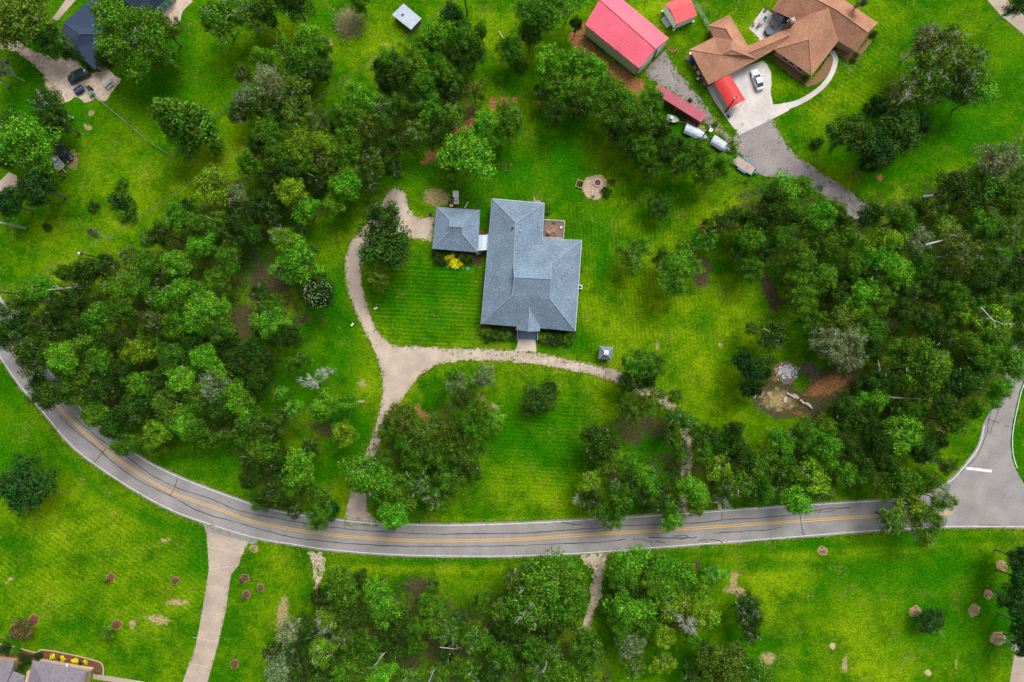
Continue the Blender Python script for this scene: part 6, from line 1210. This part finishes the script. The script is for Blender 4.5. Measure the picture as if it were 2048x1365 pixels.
# shaded floor of the woods: saplings, brush and fallen leaves nobody could count
def undergrowth():
    import itertools
    C = []; Nn = []; Sz = []; g = np.random.default_rng(99)
    def inp(px, py, poly):
        c = np.zeros(px.shape, bool); n = len(poly)
        for i in range(n):
            x1, y1 = poly[i]; x2, y2 = poly[(i+1) % n]
            if y1 == y2: continue
            c ^= ((y1 > py) != (y2 > py)) & (px < (x2-x1)*(py-y1)/(y2-y1)+x1)
        return c
    for poly in WOODS:
        xs = [p[0] for p in poly]; ys = [p[1] for p in poly]; area = (max(xs)-min(xs))*(max(ys)-min(ys))
        n = int(area/260); qx = g.uniform(min(xs), max(xs), n); qy = g.uniform(min(ys), max(ys), n); k = inp(qx, qy, poly) & (qx > -60) & (qx < 2110) & (qy < 1420)
        for x, y in zip(qx[k], qy[k]):
            if (500 < x < 590 and 520 < y < 600) or (460 < x < 510 and 600 < y < 680): continue
            p = P(x, y); r = g.uniform(.4, 1.3); m = int(26*r)
            d = g.normal(size=(m, 3)); d[:, 2] = np.abs(d[:, 2]); d /= np.linalg.norm(d, axis=1)[:, None]
            C.append(np.array(p)+d*np.array([r, r, r*.9])*g.uniform(.5, 1, (m, 1))+np.array([0, 0, .1])); nn = d+g.normal(size=(m, 3))*.6+np.array([0, 0, .4]); Nn.append(nn/np.linalg.norm(nn, axis=1)[:, None]); Sz.append(g.uniform(.2, .42, m))
    me = leaf_mesh('undergrowth', np.concatenate(C), np.concatenate(Nn), np.concatenate(Sz), .5)
    o = bpy.data.objects.new('undergrowth', me); col.objects.link(o); o['kind'] = 'stuff'; o['label'] = 'low brush and seedlings covering the floor of the woods'; o['category'] = 'undergrowth'; o.color = (.05, .11, .012, 1)
undergrowth()

def edge_tufts():
    """uneven grass leaning over the edges of drives, lanes and the road"""
    g = np.random.default_rng(5); C = []; Nn = []; Sz = []
    lines = [(DRIVE+[DRIVE[0]], .25, 8)]
    lines += [([tuple(q) for q in SOUTH if -60 < q[0] < 2100], .30, 4), ([tuple(q) for q in NORTH if q[0] > -40], .3, 4)]
    off_ = {1: 6.0, 2: -7.0}
    lines += [([(1478, 262), (1458, 285), (1470, 300), (1500, 325)], .5, 10), ([(1545, 235), (1552, 255), (1563, 275), (1590, 310), (1640, 345), (1690, 375), (1735, 410)], .4, 9), ([(1292, 140), (1300, 160), (1345, 185), (1395, 222), (1440, 268), (1462, 292)], .8, 12), ([(1330, 100), (1355, 145), (1395, 190), (1430, 245), (1478, 290)], .8, 12),
              ([(0, 72), (40, 85), (75, 105), (110, 118), (140, 110), (175, 140)], .5, 10), ([(0, 97), (30, 103), (60, 125), (85, 150), (95, 180), (115, 190), (125, 208)], .5, 10), ([(614, 1106), (624, 1130), (628, 1200), (638, 1262)], .6, 14), ([(645, 1106), (650, 1145), (634, 1180), (648, 1262)], .6, 14), ([(632, 1112), (638, 1160), (636, 1200), (640, 1250)], .5, 12),
              ([(1160, 1112), (1188, 1140), (1178, 1200), (1148, 1268)], .7, 12), ([(1213, 1106), (1204, 1190), (1165, 1285)], .7, 12), ([(900, 708), (980, 709), (1080, 717), (1160, 730), (1220, 748)], .30, 2), ([(1330, 800), (1365, 850), (1374, 920), (1370, 1000)], 1.0, 24),
              ([(413, 1063), (418, 1140), (414, 1165), (392, 1290), (370, 1365)], .12, 2), ([(497, 1085), (482, 1115), (462, 1150), (436, 1290), (415, 1365)], .12, 2)]
    for li, (pts, sp, dens) in enumerate(lines):
        for i in range(len(pts)-1):
            a, b = P(*pts[i][:2]), P(*pts[i+1][:2]); d = (b-a); L_ = d.length
            if L_ < 1e-3: continue
            nrm = np.array([-d.y, d.x])/L_; n = max(1, int(L_*dens)); t = g.uniform(0, 1, n); w_ = g.normal(0, sp, n)*(1+.8*np.sin(t*7+i))
            if li in off_: w_ = w_+(-.75 if li == 1 else .8)
            x = a.x+d.x*t+nrm[0]*w_; y = a.y+d.y*t+nrm[1]*w_
            m = 4; C.append(np.stack([np.repeat(x, m)+g.normal(0, .12, n*m), np.repeat(y, m)+g.normal(0, .12, n*m), g.uniform(.05, .14, n*m)], 1))
            q = g.normal(size=(n*m, 3))*.5+np.array([0, 0, 1]); Nn.append(q/np.linalg.norm(q, axis=1)[:, None]); Sz.append(g.uniform(.14, .34, n*m))
    me = leaf_mesh('verge_grass', np.concatenate(C), np.concatenate(Nn), np.concatenate(Sz), .45)
    o = bpy.data.objects.new('verge_grass', me); col.objects.link(o); o['kind'] = 'stuff'; o['label'] = 'uneven tufts of grass along the edges of drives and road'; o['category'] = 'grass'; o.color = (.115, .205, .010, 1)
edge_tufts()

# ------------------------------------------------------------------ labels that single out each plant and ring
LM = [(1060, 540, 'the blue-grey roofed house'), (912, 460, 'the square garage'), (1187, 377, 'the flagstone patio'), (1211, 707, 'the cupola shed'), (790, 730, 'the gravel drive fork'), (1575, 745, 'the ash heap'),
      (1360, 210, 'the maroon container'), (1250, 75, 'the red roofed barn'), (1600, 80, 'the brown roofed house'), (1487, 332, 'the pink decked trailer'), (1990, 950, 'the road junction'), (150, 80, 'the navy roofed house'),
      (815, 38, 'the tin shed'), (127, 303, 'the dark pickup'), (440, 1200, 'the concrete driveway'), (100, 1355, 'the mauve roofed house'), (630, 1140, 'the rutted track'), (1185, 1180, 'the sandy track'), (2040, 1330, 'the lower right driveway'),
      (350, 315, 'the wire fence corner'), (486, 193, 'the vine fence end'), (1010, 205, 'the top clay patch'), (925, 252, 'the reddish bare clay'), (545, 555, 'the brown left clearing'), (785, 385, 'the drive end'), (210, 519, 'the leaning utility pole'),
      (15, 620, 'the road at far left'), (1905, 1026, 'the yellow line end'), (1730, 415, 'the grey lane end'), (712, 1020, 'the gravel drive mouth'), (1368, 1030, 'the hidden drive mouth'), (300, 950, 'the left road bend'), (1885, 880, 'the junction grass verge'),
      (935, 20, 'the top utility pole'), (2010, 30, 'the top right lane'), (1410, 545, 'the bare soil strip'), (55, 457, 'the slanting pale trunk'), (1990, 770, 'the side road top'), (1620, 800, 'the row of logs'), (848, 832, 'the orange clay spot'), (1160, 575, 'the air conditioner'),
      (1535, 1317, 'the large tan bare spot'), (880, 1300, 'the dark bottom clearing'), (1650, 1050, 'the road crack lines'), (30, 85, 'the shell driveway'), (960, 610, 'the striped lawn'), (960, 1050, 'the road middle')]
ORD = ['first', 'second', 'third', 'fourth', 'fifth', 'sixth', 'seventh', 'eighth', 'ninth', 'tenth', 'eleventh', 'twelfth']+['%dth' % k for k in range(13, 60)]
DIR = ['right of', 'upper right of', 'straight above', 'upper left of', 'left of', 'lower left of', 'straight below', 'lower right of']
def label_set(objs, head, noun):
    """objs: (object, x, y, describing words); rank by distance inside each direction round the closest landmark"""
    rows = []
    for o, x, y, hd in objs:
        lm = min(LM, key=lambda l: math.hypot(l[0]-x, l[1]-y)); a = math.degrees(math.atan2(lm[1]-y, x-lm[0])) % 360; s_ = int(((a+22.5) % 360)//45)
        rows.append((lm[2], s_, math.hypot(lm[0]-x, lm[1]-y), o, hd, lm))
    for o, x, y, hd in objs:
        pass
    for row in rows:
        nm, s_, d, o, hd, lm = row
        # all things of this noun in the same direction of the landmark count, not only those filed under it
        k = 0
        for o2, x2, y2, _ in objs:
            if o2 is o: continue
            a2 = math.degrees(math.atan2(lm[1]-y2, x2-lm[0])) % 360
            if int(((a2+22.5) % 360)//45) == s_ and math.hypot(lm[0]-x2, lm[1]-y2) < d: k += 1
        o['label'] = '%s, %s %s %s %s' % (hd, ORD[k], noun, DIR[s_], nm)
tr = [(t, x, y, '%s %s' % (CW[c], KW[k]) if k != 'w' else KW[k]) for t, x, y, k, c in PLANTS if k not in 'sy']
label_set(tr, '', 'tree')
label_set([(t, x, y, ('%s bush' % CW[c]) if k == 's' else 'young sapling') for t, x, y, k, c in PLANTS if k in 'sy'], '', 'small plant')
label_set([(o, x, y, ('red-brown mulch ring' if k == 0 else 'straw coloured mulch ring') if k < 2 else 'pale sand mound') for o, x, y, k in ring_objs], '', 'bare ring')
gn = {'o': 'oaks of the woods and yards', 'c': 'oaks of the woods and yards', 'O': 'big spreading oaks', 'm': 'dark glossy broadleaf trees', 'l': 'lichen-covered oaks', 'p': 'pines beside the drive', 's': 'garden bushes', 'w': 'bare pale snags', 'y': 'newly planted saplings'}
for t, x, y, k, c in PLANTS:
    if k in gn: t['group'] = gn[k]
for o, x, y, k in ring_objs: o['group'] = 'rings round young trees' if k < 2 else 'pale sand mounds'
